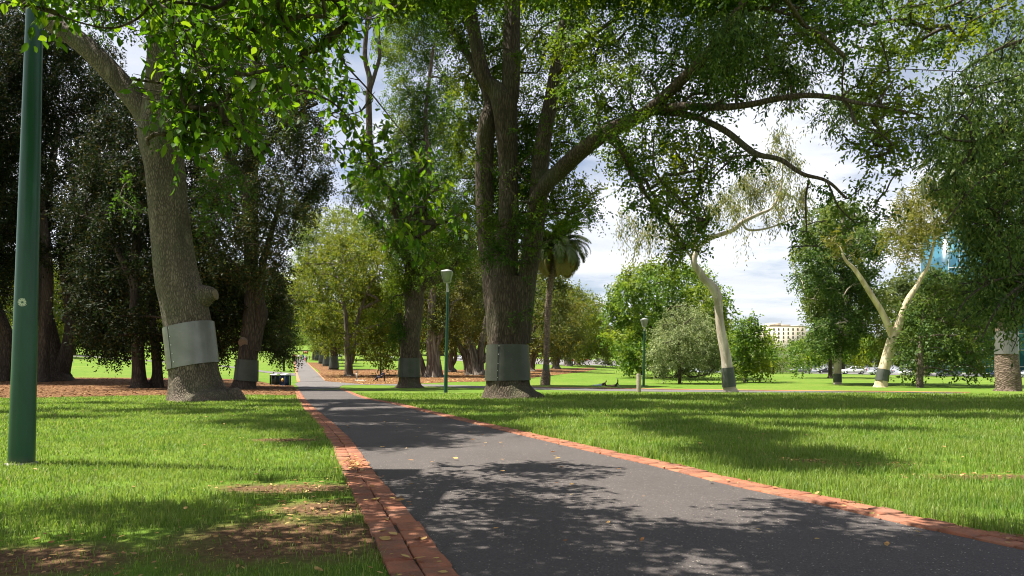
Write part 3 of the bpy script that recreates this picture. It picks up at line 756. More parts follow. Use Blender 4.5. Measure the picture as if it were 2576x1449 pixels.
# ---- dark evergreens on the left bed
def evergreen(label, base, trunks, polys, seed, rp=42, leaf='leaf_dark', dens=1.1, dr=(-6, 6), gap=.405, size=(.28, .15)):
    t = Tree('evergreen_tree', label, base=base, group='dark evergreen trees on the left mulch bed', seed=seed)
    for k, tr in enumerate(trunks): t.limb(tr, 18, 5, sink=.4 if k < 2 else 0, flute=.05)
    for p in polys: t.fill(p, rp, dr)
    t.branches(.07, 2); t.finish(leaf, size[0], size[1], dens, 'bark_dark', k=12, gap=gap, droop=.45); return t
evergreen('dark evergreen with two trunks, standing just left of the silver-guarded elm', (362, 977),
          [[(352, 977, 27), (350, 950, 17), (346, 860, 14), (342, 760, 14), (345, 600, 11), (360, 420, 8), (390, 250, 5)], [(392, 972, 20, 1), (396, 940, 12, 1), (390, 860, 11, 1), (380, 760, 10, 1), (410, 600, 8, 1), (450, 430, 5, 1)],
           [(346, 740, 10), (300, 640, 7), (250, 560, 5)]],
          [[(190, 850), (170, 600), (230, 350), (330, 200), (420, 230), (500, 380), (560, 560), (590, 740), (560, 880), (500, 890), (430, 885), (395, 840), (330, 850), (310, 880), (230, 860)]], 31)
evergreen('dark evergreen with twin stems and a broad root flare, beside the boy in blue', (140, 958),
          [[(142, 958, 40), (140, 935, 27), (138, 900, 21), (128, 850, 18), (112, 780, 17), (108, 690, 13), (120, 500, 9), (150, 300, 5)], [(150, 940, 22), (168, 880, 14), (176, 800, 11), (165, 700, 12), (160, 620, 8), (190, 450, 5)],
           [(166, 810, 9), (182, 740, 7), (192, 690, 5), (215, 580, 3)]],
          [[(-60, 700), (-80, 300), (60, 60), (260, 90), (340, 300), (345, 600), (330, 830), (300, 860), (200, 840), (190, 690), (120, 640), (30, 660)], [(215, 840), (240, 800), (330, 820), (335, 868), (260, 872), (225, 860)]], 32)
evergreen('dark evergreen with a curved reddish trunk at the left edge, behind the near lamp post', (8, 959),
          [[(8, 959, 27), (12, 935, 20), (18, 880, 16), (12, 830, 14), (-8, 780, 13), (-30, 700, 11), (-40, 500, 8)], [(108, 962, 20, -2), (108, 930, 14, -2), (112, 840, 13, -2), (118, 760, 13, -2), (120, 660, 11, -2), (100, 480, 7, -2)]],
          [[(-330, 850), (-330, 150), (-60, -60), (90, 20), (120, 300), (70, 640), (20, 740), (-60, 800), (-150, 880)]], 33)

# ---- tree with the green guard just right of the path
t = Tree('elm_tree', 'middle-sized elm with a plain grey-green guard and one thick side limb, right of the path', base=(1029, 975), seed=23)
t.limb([(1029, 976, 38), (1029, 968, 30), (1029, 950, 26), (1030, 900, 24), (1033, 850, 24), (1040, 800, 23), (1045, 760, 21), (1050, 715, 18), (1062, 682, 14), (1068, 640, 11), (1064, 560, 9), (1080, 430, 7), (1070, 300, 5), (1090, 120, 4)], 26, 5, sink=.3)
t.limb([(1035, 800, 15), (1030, 730, 13), (1029, 660, 12), (1022, 604, 12), (1000, 540, 11), (988, 500, 11), (967, 471, 11), (942, 437, 10), (930, 396, 9), (929, 320, 8), (927, 250, 8), (930, 200, 7), (918, 137, 6), (925, 21, 5), (910, -60, 3)], 14)
t.limb([(929, 230, 6), (945, 180, 5), (955, 137, 4.5), (952, 50, 4), (970, -40, 3)], 10)
t.limb([(1050, 730, 14), (1075, 712, 12), (1100, 703, 10), (1115, 696, 9), (1150, 660, 6), (1190, 620, 4)], 12)
t.limb([(1010, 860, 9), (1006, 820, 7), (1004, 788, 6)], 8)
t.limb([(1000, 540, 7), (960, 520, 5), (915, 500, 3)], 6)
t.limb([(1055, 720, 8), (1010, 640, 6), (960, 570, 4), (920, 540, 3)], 6)
t.fill([(880, 480), (895, 425), (960, 420), (1020, 440), (1110, 420), (1170, 520), (1190, 640), (1130, 720), (1070, 700), (1000, 620), (930, 560)], 34, (-4, 4))
t.fill([(985, 560), (1045, 570), (1050, 690), (1015, 740), (985, 760), (985, 660)], 24, (-1, 3))
n0_ = len(t.clumps); t.fill([(960, 120), (980, -60), (1130, -80), (1140, 420), (1010, 420), (990, 200)], 36, (-1, 7)); t.clumps[n0_:] = [c for c in t.clumps[n0_:] if t.r.random() < .85]
for x, y in [(985, 775), (960, 800), (1000, 820), (1010, 838), (940, 790), (985, 850), (1140, 620), (1060, 540), (1100, 600)]: t.clump(x, y, 20, -1)
t.branches(.05, 2)
t.guard(901, 949, M['guard_green'], 1.10)
t.finish('leaf_elm', .20, .10, 1.15, 'bark_brown', k=12, gap=.39)

# ---- the big elm in the middle
t = Tree('elm_tree', 'massive elm with a tall green metal guard, upright stems and one long side limb', base=(1281, 1001), seed=24)
t.limb([(1281, 1002, 84), (1280, 992, 70), (1278, 975, 59), (1277, 955, 53), (1277, 900, 49.5), (1277, 860, 49), (1279, 800, 54), (1281, 768, 57), (1283, 735, 56), (1284, 700, 50)], 44, 7, 5, sink=.3)
t.limb([(1274, 850, 40), (1270, 760, 38), (1272, 690, 33), (1276, 600, 28), (1280, 500, 25), (1277, 400, 25), (1272, 300, 30), (1266, 255, 32), (1245, 225, 22), (1222, 200, 18), (1201, 125, 17), (1182, 20, 16), (1160, -120, 12, -1), (1130, -260, 8, -3)], 22)
t.limb([(1272, 290, 26), (1282, 235, 24), (1286, 167, 23), (1288, 60, 22), (1290, -60, 19), (1300, -220, 12, -1)], 18)
t.limb([(1255, 850, 24, .8), (1240, 760, 22, 1), (1232, 680, 22, 1.3), (1222, 600, 22, 1.5), (1218, 480, 23, 1.6), (1219, 380, 23, 1.5), (1226, 310, 22, 1.2), (1230, 250, 14, 1.5), (1190, 160, 10, 2), (1130, 60, 8, 3), (1100, -40, 6, 3)], 18)
t.limb([(1310, 860, 26, .2), (1318, 780, 25, 0), (1326, 700, 24, -.3), (1338, 620, 24, -.4), (1352, 520, 24, -.4), (1358, 430, 22, -.2), (1367, 354, 21, 0), (1385, 260, 18, 0), (1398, 170, 15, 0), (1412, 83, 15, 0), (1442, 0, 14, 0), (1490, -120, 10, 0)], 18)
t.limb([(1334, 640, 14, -.3), (1340, 580, 17, -.6), (1350, 510, 20, -1.2), (1375, 462, 20, -1.8), (1409, 429, 21, -2), (1472, 371, 20, -3), (1534, 329, 19, -4), (1597, 300, 17, -5), (1652, 262, 15, -6), (1714, 202, 14, -7), (1777, 137, 13, -8), (1818, 83, 11, -9), (1860, 20, 9, -10), (1930, -80, 7, -11)], 16)
t.limb([(1612, 290, 10, -5.2), (1700, 268, 10, -7), (1818, 270, 9, -8.5), (1890, 262, 8, -9), (1943, 251, 7.5, -9.5), (2027, 240, 7, -10), (2102, 246, 6, -10.5), (2152, 258, 5, -11), (2230, 270, 3.5, -11.5), (2320, 290, 2, -12)], 10)
t.limb([(2120, 249, 4.5, -10.7), (2140, 275, 4, -10.8), (2150, 305, 4, -11), (2180, 322, 3.5, -11), (2214, 335, 3, -11), (2260, 380, 2, -11)], 8)
t.limb([(1640, 280, 9, -5.8), (1735, 290, 8, -7), (1818, 325, 8, -8), (1877, 371, 8, -8.5), (1910, 390, 7, -9), (1964, 402, 6, -9.3), (2018, 437, 5, -9.6), (2081, 456, 4, -10), (2130, 500, 3, -10)], 10)
t.limb([(2035, 452, 3, -9.7), (2027, 500, 2.6, -9.7), (2029, 583, 2, -9.7)], 6)
t.limb([(2081, 456, 3, -10), (2110, 520, 2.4, -10), (2150, 560, 1.8, -10)], 6)
t.limb([(1540, 330, 9, -4), (1580, 400, 7, -4.5), (1620, 480, 6, -5), (1680, 560, 4, -5.5), (1720, 610, 3, -6)], 8)
t.limb([(1395, 190, 9, 0), (1430, 160, 8, -1), (1490, 90, 6, -2), (1560, 40, 5, -3)], 8)
t.limb([(1750, 170, 8, -7.4), (1830, 60, 6, -8), (1900, 20, 5, -8), (2000, 40, 4, -9)], 8)
t.limb([(1880, 0, 6, -9), (1960, -30, 5, -10), (2100, -60, 4, -12), (2300, -60, 3, -13)], 8)
def F(poly, r_, dr): t.fill(poly, r_, dr)
F([(1080, -100), (1480, -100), (1500, 60), (1420, 160), (1330, 230), (1200, 240), (1120, 140)], 44, (.8, 6))
F([(1130, 230), (1220, 210), (1215, 560), (1170, 560), (1140, 420)], 34, (2.2, 6))
F([(1235, 330), (1350, 300), (1350, 600), (1240, 600)], 26, (2.0, 5))
F([(1290, 260), (1400, 230), (1480, 260), (1470, 360), (1340, 420), (1300, 380)], 36, (1.2, 5))
F([(1400, -100), (1900, -100), (1960, 40), (1800, 120), (1700, 220), (1560, 300), (1470, 330), (1420, 200)], 46, (-7, 0))
F([(1560, 310), (1680, 250), (1800, 150), (1960, 60), (2050, 90), (1960, 150), (1880, 190), (1880, 260), (1790, 270), (1700, 320), (1640, 370)], 36, (-10, -4))
F([(1500, 340), (1640, 380), (1740, 320), (1800, 350), (1860, 390), (1900, 410), (1880, 440), (1850, 420), (1790, 430), (1780, 560), (1770, 640), (1700, 645), (1670, 560), (1620, 520), (1570, 470), (1530, 400)], 30, (-9, -4))
for x, y in [(1560, 390), (1590, 440), (1605, 505), (1640, 450), (1690, 510), (1720, 570), (1745, 620), (1700, 630), (1690, 660), (1760, 590), (1590, 520), (1540, 350)]: t.clump(x, y, 26, -5)
F([(1900, -60), (2560, -60), (2560, 40), (2400, 110), (2300, 150), (2190, 130), (2100, 150), (2020, 110)], 46, (-12, -6))
F([(2140, 200), (2230, 170), (2330, 250), (2290, 330), (2260, 400), (2190, 420), (2160, 330), (2200, 280)], 32, (-12, -9))
for x, y, r_ in [(2140, 360, 20), (2190, 395, 24), (2120, 340, 14), (2040, 470, 20), (2080, 490, 26), (2130, 500, 30), (2170, 470, 26), (2200, 520, 30), (2150, 545, 26), (2090, 560, 26), (2040, 590, 22), (2010, 545, 18), (1990, 570, 18), (2230, 480, 24), (2060, 620, 20), (2260, 430, 26), (2000, 620, 14), (2120, 590, 20), (2240, 380, 26), (1960, 230, 20), (1990, 215, 18), (1985, 275, 12), (2240, 545, 18)]: t.clump(x, y, r_, -10)
F([(1210, 430), (1400, 440), (1490, 470), (1500, 530), (1440, 560), (1390, 560), (1330, 580), (1290, 640), (1230, 600)], 30, (.6, 5))
for x, y, r_ in [(1250, 630, 26), (1220, 600, 24), (1310, 620, 22), (1330, 560, 26), (1360, 510, 30), (1280, 560, 26), (1350, 470, 24), (1290, 660, 20), (1310, 410, 20), (1310, 790, 15), (1285, 800, 12), (1335, 780, 11), (1320, 700, 10), (1230, 560, 26), (1200, 520, 26), (1300, 510, 20), (1480, 510, 24), (1430, 540, 22), (1500, 480, 20), (1230, 640, 22), (1270, 600, 24), (1310, 590, 26), (1350, 570, 26), (1380, 540, 26), (1340, 620, 20), (1250, 570, 22), (1290, 330, 14), (1240, 510, 18), (1360, 300, 16), (1220, 460, 18), (1390, 600, 16), (1215, 660, 14), (1330, 650, 14), (1205, 400, 18), (1185, 330, 20), (1250, 440, 14), (1275, 470, 14), (1345, 380, 18), (1320, 450, 18), (1385, 330, 18), (1300, 560, 20), (1225, 530, 18), (1360, 620, 16), (1260, 640, 18), (1300, 150, 18), (1240, 120, 20), (1200, 60, 22), (1350, 120, 18), (1270, 30, 22), (1400, 230, 16)]: t.clump(x, y, r_, -1.7)
SH = []  # ground spots to darken: unseen clumps are added to cast shadow on each
for k, px in enumerate(range(1370, 2640, 62)):
    SH.append((px, [998, 1026, 1008, 1032][k % 4], 1.25, 15))
    if not (1700 < px < 2010): SH.append((px + 20, [1016, 1004, 1024][k % 3], 1.2, 15))
SH += [(x, y, .75, 12) for x, y in [(1720, 1046), (1830, 1048), (1930, 1052), (2040, 1050), (2130, 1054), (2260, 1050), (2380, 1052), (2480, 1048), (2570, 1054)]]
SH += [(x, y, .62, 11) for x, y in [(1640, 1050), (1700, 1062), (1760, 1072), (1820, 1082), (1880, 1090), (1930, 1100), (1650, 1072), (1720, 1085), (1790, 1096), (1860, 1106)]]
SH += [(x, y, .42, 10) for x, y in [(1980, 1072), (2060, 1076), (2140, 1080), (2220, 1080), (2300, 1084)]]
SH += [(x, y, .45, 9) for x, y in [(1850, 1122), (1920, 1138), (1990, 1150), (2050, 1160), (2110, 1170), (1890, 1156), (1960, 1172), (2150, 1156), (2080, 1138), (2020, 1178), (1830, 1140)]]
SH += [(x, y, .7, 12) for x, y in [(1200, 1020), (1250, 1035), (1270, 1055), (1230, 1050), (1180, 1012), (1330, 1036), (1400, 1048), (1160, 1030)]]
def above(px, py, h): return max(h, (1 + .615 * ground(px, py)[1]) / .95)      # keeps the added shadow clumps unseen, over the top of the frame
for px, py, r_, h in SH: t.world(shade(px, py, above(px, py, h)), r_ * random.uniform(1.0, 1.3), 8)
t.branches(.05, 3)
t.guard(868, 957, M['guard_green'], 1.075, [(.24, .05), (.30, .05), (.29, .28), (.285, .53), (.28, .73), (.23, .92), (.28, .92)])
t.finish('leaf_elm', .165, .09, .86, 'bark_brown', k=12, gap=.44, gapf=1.5, droop=.3)

# ---- elm behind the camera whose boughs hang into the top left
t = Tree('elm_tree', 'overhanging elm whose sunlit broad-leaved boughs hang into the top left corner', base=(100, 100), d=1.0, seed=25)
t.root.location = (-5.2, -4.0, 0); t.g = np.array((-5.2, -4.0, 0.0))
def wl(pts, n=12, lob=0):
    Q = spline(np.array(pts, float), 7); t.wood.tube(Q[:, :3], Q[:, 3], n, (lambda a, th: 1 + .16 * np.exp(-a / .08) * np.cos(6 * th) + .03 * np.sin(3 * th + a * 12)) if lob else None); t.skel.append(Q)
wl([(-5.2, -4, -.3, 1.0), (-5.2, -4, .2, .8), (-5.1, -3.9, 1.2, .62), (-5.0, -3.8, 3.5, .55), (-4.8, -3.4, 6.5, .45), (-4.4, -3, 9.5, .28), (-4, -2.6, 13, .12)], 28, 1)
wl([(-4.9, -3.6, 5, .3), (-4.6, -1.0, 6.4, .2), (-4.2, 2.2, 6.6, .14), (-3.6, 5, 6.0, .09), (-3.2, 7, 5.4, .06)])
wl([(-4.8, -3.4, 6, .28), (-2.8, -.5, 7.4, .18), (-.8, 2.2, 7.4, .12), (.6, 4.6, 7.0, .07)])
wl([(-4.9, -3.7, 5.5, .25), (-7, -.4, 7.2, .17), (-8, 3, 7.2, .1), (-7.6, 5.6, 6.4, .06)])
wl([(-4.6, -3.2, 7.5, .22), (-1, -2, 9, .14), (2.6, -.2, 9, .08), (4.4, 2.2, 8.6, .05)])
def ib(pts):
    P = [np.append(at(x, y, d), w * d / FPX) for x, y, w, d in pts]; wl(P, 7)
ib([(640, -120, 7, 6.6), (560, 10, 5, 6.4), (490, 10, 4.5, 6.3), (395, 5, 4, 6.2), (340, 50, 3.2, 6.1), (260, 70, 2.4, 6), (90, 22, 1.6, 5.6)])
ib([(480, -160, 7, 6.8), (600, -30, 6, 6.7), (620, 100, 5, 6.7), (660, 170, 4.5, 6.8), (700, 220, 4, 6.9), (790, 235, 3, 7.2), (870, 290, 2.4, 7.6), (950, 430, 2.0, 8), (1040, 530, 1.5, 8.2), (1120, 560, 1, 8.3)])
ib([(395, 5, 3, 6.2), (440, 40, 2.5, 6.0), (480, 110, 2, 5.9), (500, 170, 1.4, 5.8)])
ib([(700, 220, 2.5, 6.9), (640, 300, 1.8, 6.6), (600, 360, 1.3, 6.4)])
ib([(790, -100, 5, 7.4), (860, 20, 3.5, 7.6), (850, 130, 2.6, 7.7), (930, 230, 2, 7.9), (1010, 330, 1.4, 8.2), (1090, 420, 1, 8.4)])
t.clumps = []
t.d = 6.4
t.fill([(60, -60), (700, -60), (900, -60), (900, 60), (800, 130), (700, 200), (570, 200), (470, 150), (430, 50), (330, 0), (200, -10), (120, -10), (70, -20)], 48, (-.9, .9))
t.fill([(400, 190), (560, 200), (640, 250), (600, 330), (520, 300), (460, 320), (420, 250)], 32, (-.8, .2))
for x, y, r_ in [(340, 200, 18), (430, 235, 26), (470, 210, 28), (370, 350, 10), (470, 300, 24), (510, 330, 22), (560, 330, 24), (600, 350, 16), (630, 330, 15), (470, 350, 16), (100, 20, 20), (60, 10, 20), (150, 40, 16), (215, 25, 14), (280, 20, 14), (440, 340, 10), (375, 365, 9)]: t.clump(x, y, r_, -.3)
t.d = 7.7
for x, y, r_ in [(800, 170, 34), (850, 120, 34), (700, 250, 28), (760, 210, 28), (690, 220, 20), (860, 230, 32), (880, 300, 34), (840, 370, 24), (910, 360, 34), (940, 420, 30), (980, 400, 28), (890, 400, 14), (990, 480, 30), (1030, 440, 30), (1060, 520, 32), (1090, 470, 30), (1010, 550, 16), (1140, 545, 24), (1070, 400, 28), (960, 330, 22), (930, 240, 22), (960, 20, 20), (930, 60, 26), (990, 10, 14), (870, 50, 34), (1040, 590, 12), (1090, 560, 16), (830, 40, 36), (820, 280, 14)]: t.clump(x, y, r_, .2); t.clump(x + 8, y + 6, r_, -.2)
# unseen bough over the path, its clumps added to cast the foreground shade
for k in range(540):
    px, py = random.uniform(-400, 3000), random.uniform(1262, 2300)
    edge = 1262
    if px < 600: edge = 1290 - .03 * px
    elif px < 1200: edge = 1212
    elif px < 1660: edge = 1200
    elif px < 2150: edge = 1290
    else: edge = 1350
    if py < edge: py = edge + random.random() * 60
    g_ = ground(px, py); h = max(4.3, 1.35 + .575 * max(1.0, g_[1])) + random.uniform(.35, 1.7); p = g_ - SHV * h
    if p[1] < 2 and random.random() < .3: continue
    t.world(p, random.uniform(.32, .56), 1)
t.branches(.03, 2, 5)
t.finish('leaf_near', .105, .062, .95, 'bark_brown', k=9, fine=True, gap=.42, gapf=1.3, droop=.5, hang=.55, upb=.8, stems=.005, tl=5)

# ---- yellow-green fig with pale trunk by the path
def easy(name, label, base, limbs, polys, leaf, seed, rp=30, L=.3, Wd=.16, dens=1.0, dr=(-4, 4), bark='bark_brown', clumps=(), guard=None, group=None, gap=.4, lob=4, nseg=14, brad=.07, flute=0.0, d=None, flat=.85, **kw):
    t = Tree(name, label, base=base, group=group, seed=seed, d=d)
    for k, l in enumerate(limbs): t.limb(l, nseg, lob if k == 0 else 0, sink=.4 if k == 0 else 0, flute=flute)
    for p in polys: t.fill(p, rp, dr, flat=flat)
    for c in clumps: t.clump(c[0], c[1], c[2], c[3] if len(c) > 3 else 0, flat)
    t.branches(brad, 2)
    if guard: t.guard(guard[0], guard[1], M[guard[2]], 1.07)
    t.finish(leaf, L, Wd, dens, bark, gap=gap, **kw); return t

easy('fig_tree', 'yellow-green fig with a pale forked trunk standing in the mulch beside the path', (879, 946),
     [[(879, 947, 15), (878, 940, 11), (877, 910, 9), (874, 880, 8), (872, 840, 6), (868, 780, 5), (850, 700, 3)], [(882, 915, 7), (890, 885, 5), (893, 850, 4.5), (900, 800, 4), (930, 720, 3)], [(874, 850, 4), (910, 830, 3.5), (960, 815, 3), (1000, 790, 2)], [(900, 780, 4), (950, 755, 3.5), (910, 735, 3), (860, 715, 2)]],
     [[(752, 760), (742, 690), (790, 630), (850, 600), (930, 570), (990, 600), (1010, 700), (1005, 800), (960, 860), (900, 870), (850, 830), (790, 850)], [(930, 860), (990, 850), (985, 900), (960, 925), (935, 905)]],
     'leaf_yellow', 41, 30, .36, .19, 1.0, (-6, 6), 'bark_fig')
easy('plane_tree', 'tall rounded green tree rising behind the yellow-green fig', (770, 905),
     [[(790, 905, 6), (792, 880, 5), (800, 760, 4), (820, 640, 3)]], [[(735, 700), (745, 600), (765, 545), (825, 520), (900, 530), (950, 560), (960, 640), (860, 720), (780, 760)]], 'leaf_fgreen', 42, 26, .6, .34, 1.0, (-9, 9))
for k, (bx, by, hw, g0, lab) in enumerate([(840, 930, 12, 896, 'nearest'), (821, 921, 9, 892, 'second'), (810, 915, 8.5, 890, 'third'), (798, 906, 7, 886, 'farthest')]):
    easy('oak_tree', f'tree with a tall pale guard in the row along the far path, {lab} of four', (bx, by),
         [[(bx, by, hw * 1.25), (bx, by - 3, hw), (bx, g0, hw * .75), (bx - 1, g0 - 25, hw * .6), (bx, g0 - 70, hw * .35)]],
         [[(bx - 18, g0 - 22), (bx - 38, g0 - 70), (bx - 20, g0 - 130), (bx + 25, g0 - 120), (bx + 45, g0 - 50), (bx + 35, g0 - 8)]], ['leaf_yellow', 'leaf_fig', 'leaf_fgreen', 'leaf_mid'][k], 43 + k, 22, .45, .25, .95, (-5, 5), 'bark_brown', guard=(g0, by - 4, 'guard_grey'), group='guarded trees in a row along the path')
easy('young_tree', 'young tree with a slim guarded stem on the lawn left of the path', (714, 934), [[(714, 934, 2.4), (714, 915, 2.2), (712, 880, 1.5)]], [[(690, 900), (698, 855), (722, 852), (730, 885), (720, 910)]], 'leaf_dark', 48, 16, .35, .2, 1.0, (-2, 2), guard=(914, 932, 'guard_grey'))

# ---- figs with ribbed grey trunks on the right-hand bed
FG = 'fig trees on the right-hand mulch bed'
easy('fig_tree', 'fig with a fluted grey trunk and a leaning dark stem, behind the middle-sized elm', (1090, 949),
     [[(1090, 950, 28), (1090, 943, 22), (1090, 920, 17), (1088, 880, 14), (1086, 800, 10), (1090, 700, 6)], [(1068, 943, 8, 1), (1062, 915, 6, 1), (1050, 880, 5, 1), (1040, 840, 4, 1)], [(1090, 880, 8), (1120, 820, 6), (1140, 760, 4)]],
     [[(1055, 850), (1060, 720), (1090, 600), (1150, 560), (1210, 600), (1220, 760), (1180, 840), (1120, 870), (1075, 880)]], 'leaf_fig', 51, 32, .34, .19, 1.0, (-2, 8), 'bark_fig', group=FG, flute=.16, lob=6, nseg=32)
easy('fig_tree', 'fig with a twisted single grey trunk between the lamp post and the multi-stemmed fig', (1213, 936),
     [[(1136, 934, 11), (1134, 925, 8), (1133, 900, 7), (1138, 870, 6), (1130, 830, 5)], [(1136, 920, 5), (1146, 900, 4), (1142, 870, 4)]], [[(1090, 860), (1110, 780), (1160, 760), (1190, 830), (1170, 870), (1120, 880)]], 'leaf_fig', 52, 24, .34, .19, 1.0, (-3, 5), 'bark_fig', group=FG, flute=.14, lob=5, nseg=24)
easy('fig_tree', 'multi-stemmed fig with spreading fluted stems in front of the massive elm', (1192, 943),
     [[(1196, 944, 30), (1194, 936, 22), (1190, 915, 17), (1186, 890, 15), (1178, 850, 9), (1165, 800, 6)], [(1178, 930, 10), (1170, 895, 8), (1152, 860, 6), (1140, 820, 4)], [(1205, 930, 11), (1208, 890, 9), (1214, 850, 7), (1225, 790, 5)], [(1206, 915, 8), (1228, 892, 6), (1250, 860, 5)]],
     [[(1120, 860), (1130, 760), (1170, 650), (1230, 640), (1260, 760), (1250, 860), (1180, 840)]], 'leaf_fig', 53, 30, .34, .19, 1.0, (0, 8), 'bark_fig', group=FG, flute=.16, lob=6, nseg=32)
for k, (bx, by, hw, poly, lab, lf) in enumerate([
        (1336, 934, 9, [(1290, 880), (1300, 780), (1340, 700), (1400, 660), (1430, 740), (1420, 850), (1360, 890)], 'thick-trunked fig directly behind the palm, crown rising left of its fronds', 'leaf_fig'),
        (1399, 927, 9, [(1350, 880), (1360, 790), (1410, 740), (1450, 770), (1450, 870), (1400, 890)], 'fig with a pale split trunk just right of the palm', 'leaf_fig'),
        (1428, 921, 9, [(1390, 870), (1400, 770), (1450, 730), (1490, 760), (1490, 870), (1440, 890)], 'fig with a dark trunk second to the right of the palm', 'leaf_yellow'),
        (1452, 919, 8, [(1420, 880), (1440, 770), (1475, 735), (1520, 790), (1545, 860), (1530, 900), (1480, 900)], 'rounded yellow-green fig with a flared trunk at the right end of the mulch bed', 'leaf_yellow')]):
    easy('fig_tree', lab, (bx, by), [[(bx, by, hw * 1.5), (bx, by - 6, hw), (bx, by - 25, hw * .8), (bx + 4, by - 60, hw * .5), (bx + 8, by - 110, hw * .3)], [(bx + 3, by - 15, hw * .6), (bx + 16, by - 55, hw * .4), (bx + 25, by - 90, hw * .25)], [(bx - 3, by - 15, hw * .6), (bx - 16, by - 60, hw * .4)]],
         [poly], lf, 54 + k, 27, .5, .28, 1.0, (-5, 5), 'bark_fig', group=FG, flute=.14, lob=6, nseg=24)
easy('young_tree', 'small thin-stemmed green tree at the road, past the right end of the mulch bed', (1530, 919), [[(1530, 920, 3), (1530, 905, 2), (1530, 880, 1.5)]], [[(1500, 900), (1510, 850), (1540, 830), (1565, 860), (1560, 905), (1530, 912)]], 'leaf_fig', 58, 16, .5, .28, 1.0, (-3, 3))

# ---- trees on the right-hand lawn
easy('elm_tree', 'broad bright green elm with a pale banded trunk, towering behind the bushy grey-green tree', (1667, 951),
     [[(1667, 952, 14), (1667, 945, 9), (1668, 920, 8), (1668, 880, 7), (1665, 800, 5), (1650, 730, 3)], [(1668, 890, 5), (1700, 820, 4), (1740, 750, 3)], [(1666, 880, 5), (1630, 810, 3), (1590, 760, 2)]],
     [[(1540, 790), (1548, 725), (1592, 685), (1650, 662), (1720, 680), (1790, 700), (1822, 760), (1822, 850), (1800, 900), (1600, 915), (1565, 900), (1545, 850)]], 'leaf_bright', 61, 27, .45, .26, 1.9, (-9, 6), guard=(926, 942, 'guard_silver'), gap=.42)
easy('elm_tree', 'dark short trunk under low yellow-green leaves left of the right-hand lamp post', (1612, 943),
     [[(1612, 944, 6), (1612, 935, 4.5), (1612, 910, 4), (1610, 860, 3)]], [[(1540, 905), (1560, 850), (1610, 800), (1660, 850), (1665, 910), (1610, 925), (1575, 920)]], 'leaf_bright', 62, 24, .4, .23, 1.6, (-4, 4))
easy('elm_tree', 'green tree with a dark trunk half hidden behind the bushy grey-green tree', (1704, 950),
     [[(1706, 951, 13), (1706, 942, 8), (1708, 900, 7), (1712, 850, 5)]], [[(1690, 880), (1720, 800), (1790, 780), (1825, 840), (1815, 915), (1760, 925)]], 'leaf_mid', 63, 26, .4, .23, 1.6, (-2, 6))
easy('willow_tree', 'bushy grey-green tree with upright silvery shoots beside the right-hand lamp post', (1710, 965),
     [[(1710, 966, 5), (1710, 958, 4), (1710, 935, 3.5), (1708, 890, 3), (1715, 820, 2)], [(1710, 930, 3), (1695, 900, 2.4), (1680, 860, 1.6)], [(1710, 925, 3), (1740, 890, 2), (1760, 840, 1.4)], [(1704, 900, 1.4), (1706, 860, 1.4)]],
     [[(1640, 910), (1650, 840), (1690, 790), (1720, 785), (1775, 810), (1805, 880), (1800, 930), (1755, 915), (1720, 938), (1690, 925), (1655, 945)]], 'leaf_pale', 64, 20, .28, .11, 1.1, (-3, 3), clumps=[(1680, 785, 9), (1700, 772, 8), (1688, 770, 7), (1720, 768, 9), (1735, 775, 8), (1668, 820, 11), (1750, 790, 10), (1765, 945, 10), (1640, 930, 12), (1785, 940, 8), (1628, 900, 12), (1815, 905, 10), (1640, 850, 10), (1790, 830, 12), (1670, 800, 11), (1650, 950, 9), (1690, 950, 8), (1735, 948, 9)], gap=.40, droop=.0, bark='bark_brown')
easy('maple_tree', 'small round-topped tree with a slim pale stem just right of the white-trunked gum', (1873, 962),
     [[(1873, 963, 4.5), (1873, 955, 3.2), (1873, 930, 3), (1873, 880, 2)]], [[(1832, 920), (1840, 850), (1872, 798), (1905, 810), (1932, 850), (1942, 900), (1938, 925), (1905, 940), (1870, 935), (1840, 940)]], 'leaf_bright', 65, 21, .34, .21, 1.7, (-3, 3), bark='bark_fig')
easy('tree', 'yellow-green tree peeping out behind the small round-topped tree', (1945, 940), [[(1945, 940, 3), (1945, 915, 2), (1945, 870, 1.4)]], [[(1910, 905), (1920, 862), (1942, 850), (1962, 872), (1975, 910), (1950, 930)]], 'leaf_fgreen', 66, 17, .45, .25, .95, (-3, 3))

t = Tree('gum_tree', 'crooked white-trunked gum with a dark grey guard, standing right by the cross path', base=(1837, 987), seed=67)
t.limb([(1837, 987, 19), (1836, 980, 16), (1834, 965, 15), (1827, 900, 12.5), (1815, 838, 11), (1809, 791, 10), (1807, 760, 10.5), (1799, 733, 12), (1786, 715, 10.5), (1771, 702, 9.5), (1759, 682, 9), (1746, 662, 7.5), (1752, 635, 7), (1777, 604, 6), (1843, 579, 5.5), (1868, 558, 5.5), (1910, 538, 4.5), (1943, 521, 3.5), (1965, 470, 2), (1970, 380, 1.2)], 22, 4, sink=.3)
t.limb([(1868, 564, 3.5), (1882, 578, 3), (1918, 577, 2.6), (1964, 563, 2), (2010, 540, 1.2)], 8)
t.limb([(1752, 635, 5), (1745, 590, 3.5), (1770, 552, 3), (1806, 525, 2.2), (1830, 500, 1.4)], 8)
t.limb([(1746, 655, 4), (1715, 620, 3), (1670, 600, 2), (1620, 590, 1.2)], 8)
t.limb([(1690, 615, 1.2), (1672, 640, 1), (1668, 655, .8), (1690, 668, .7)], 5, keep=False)
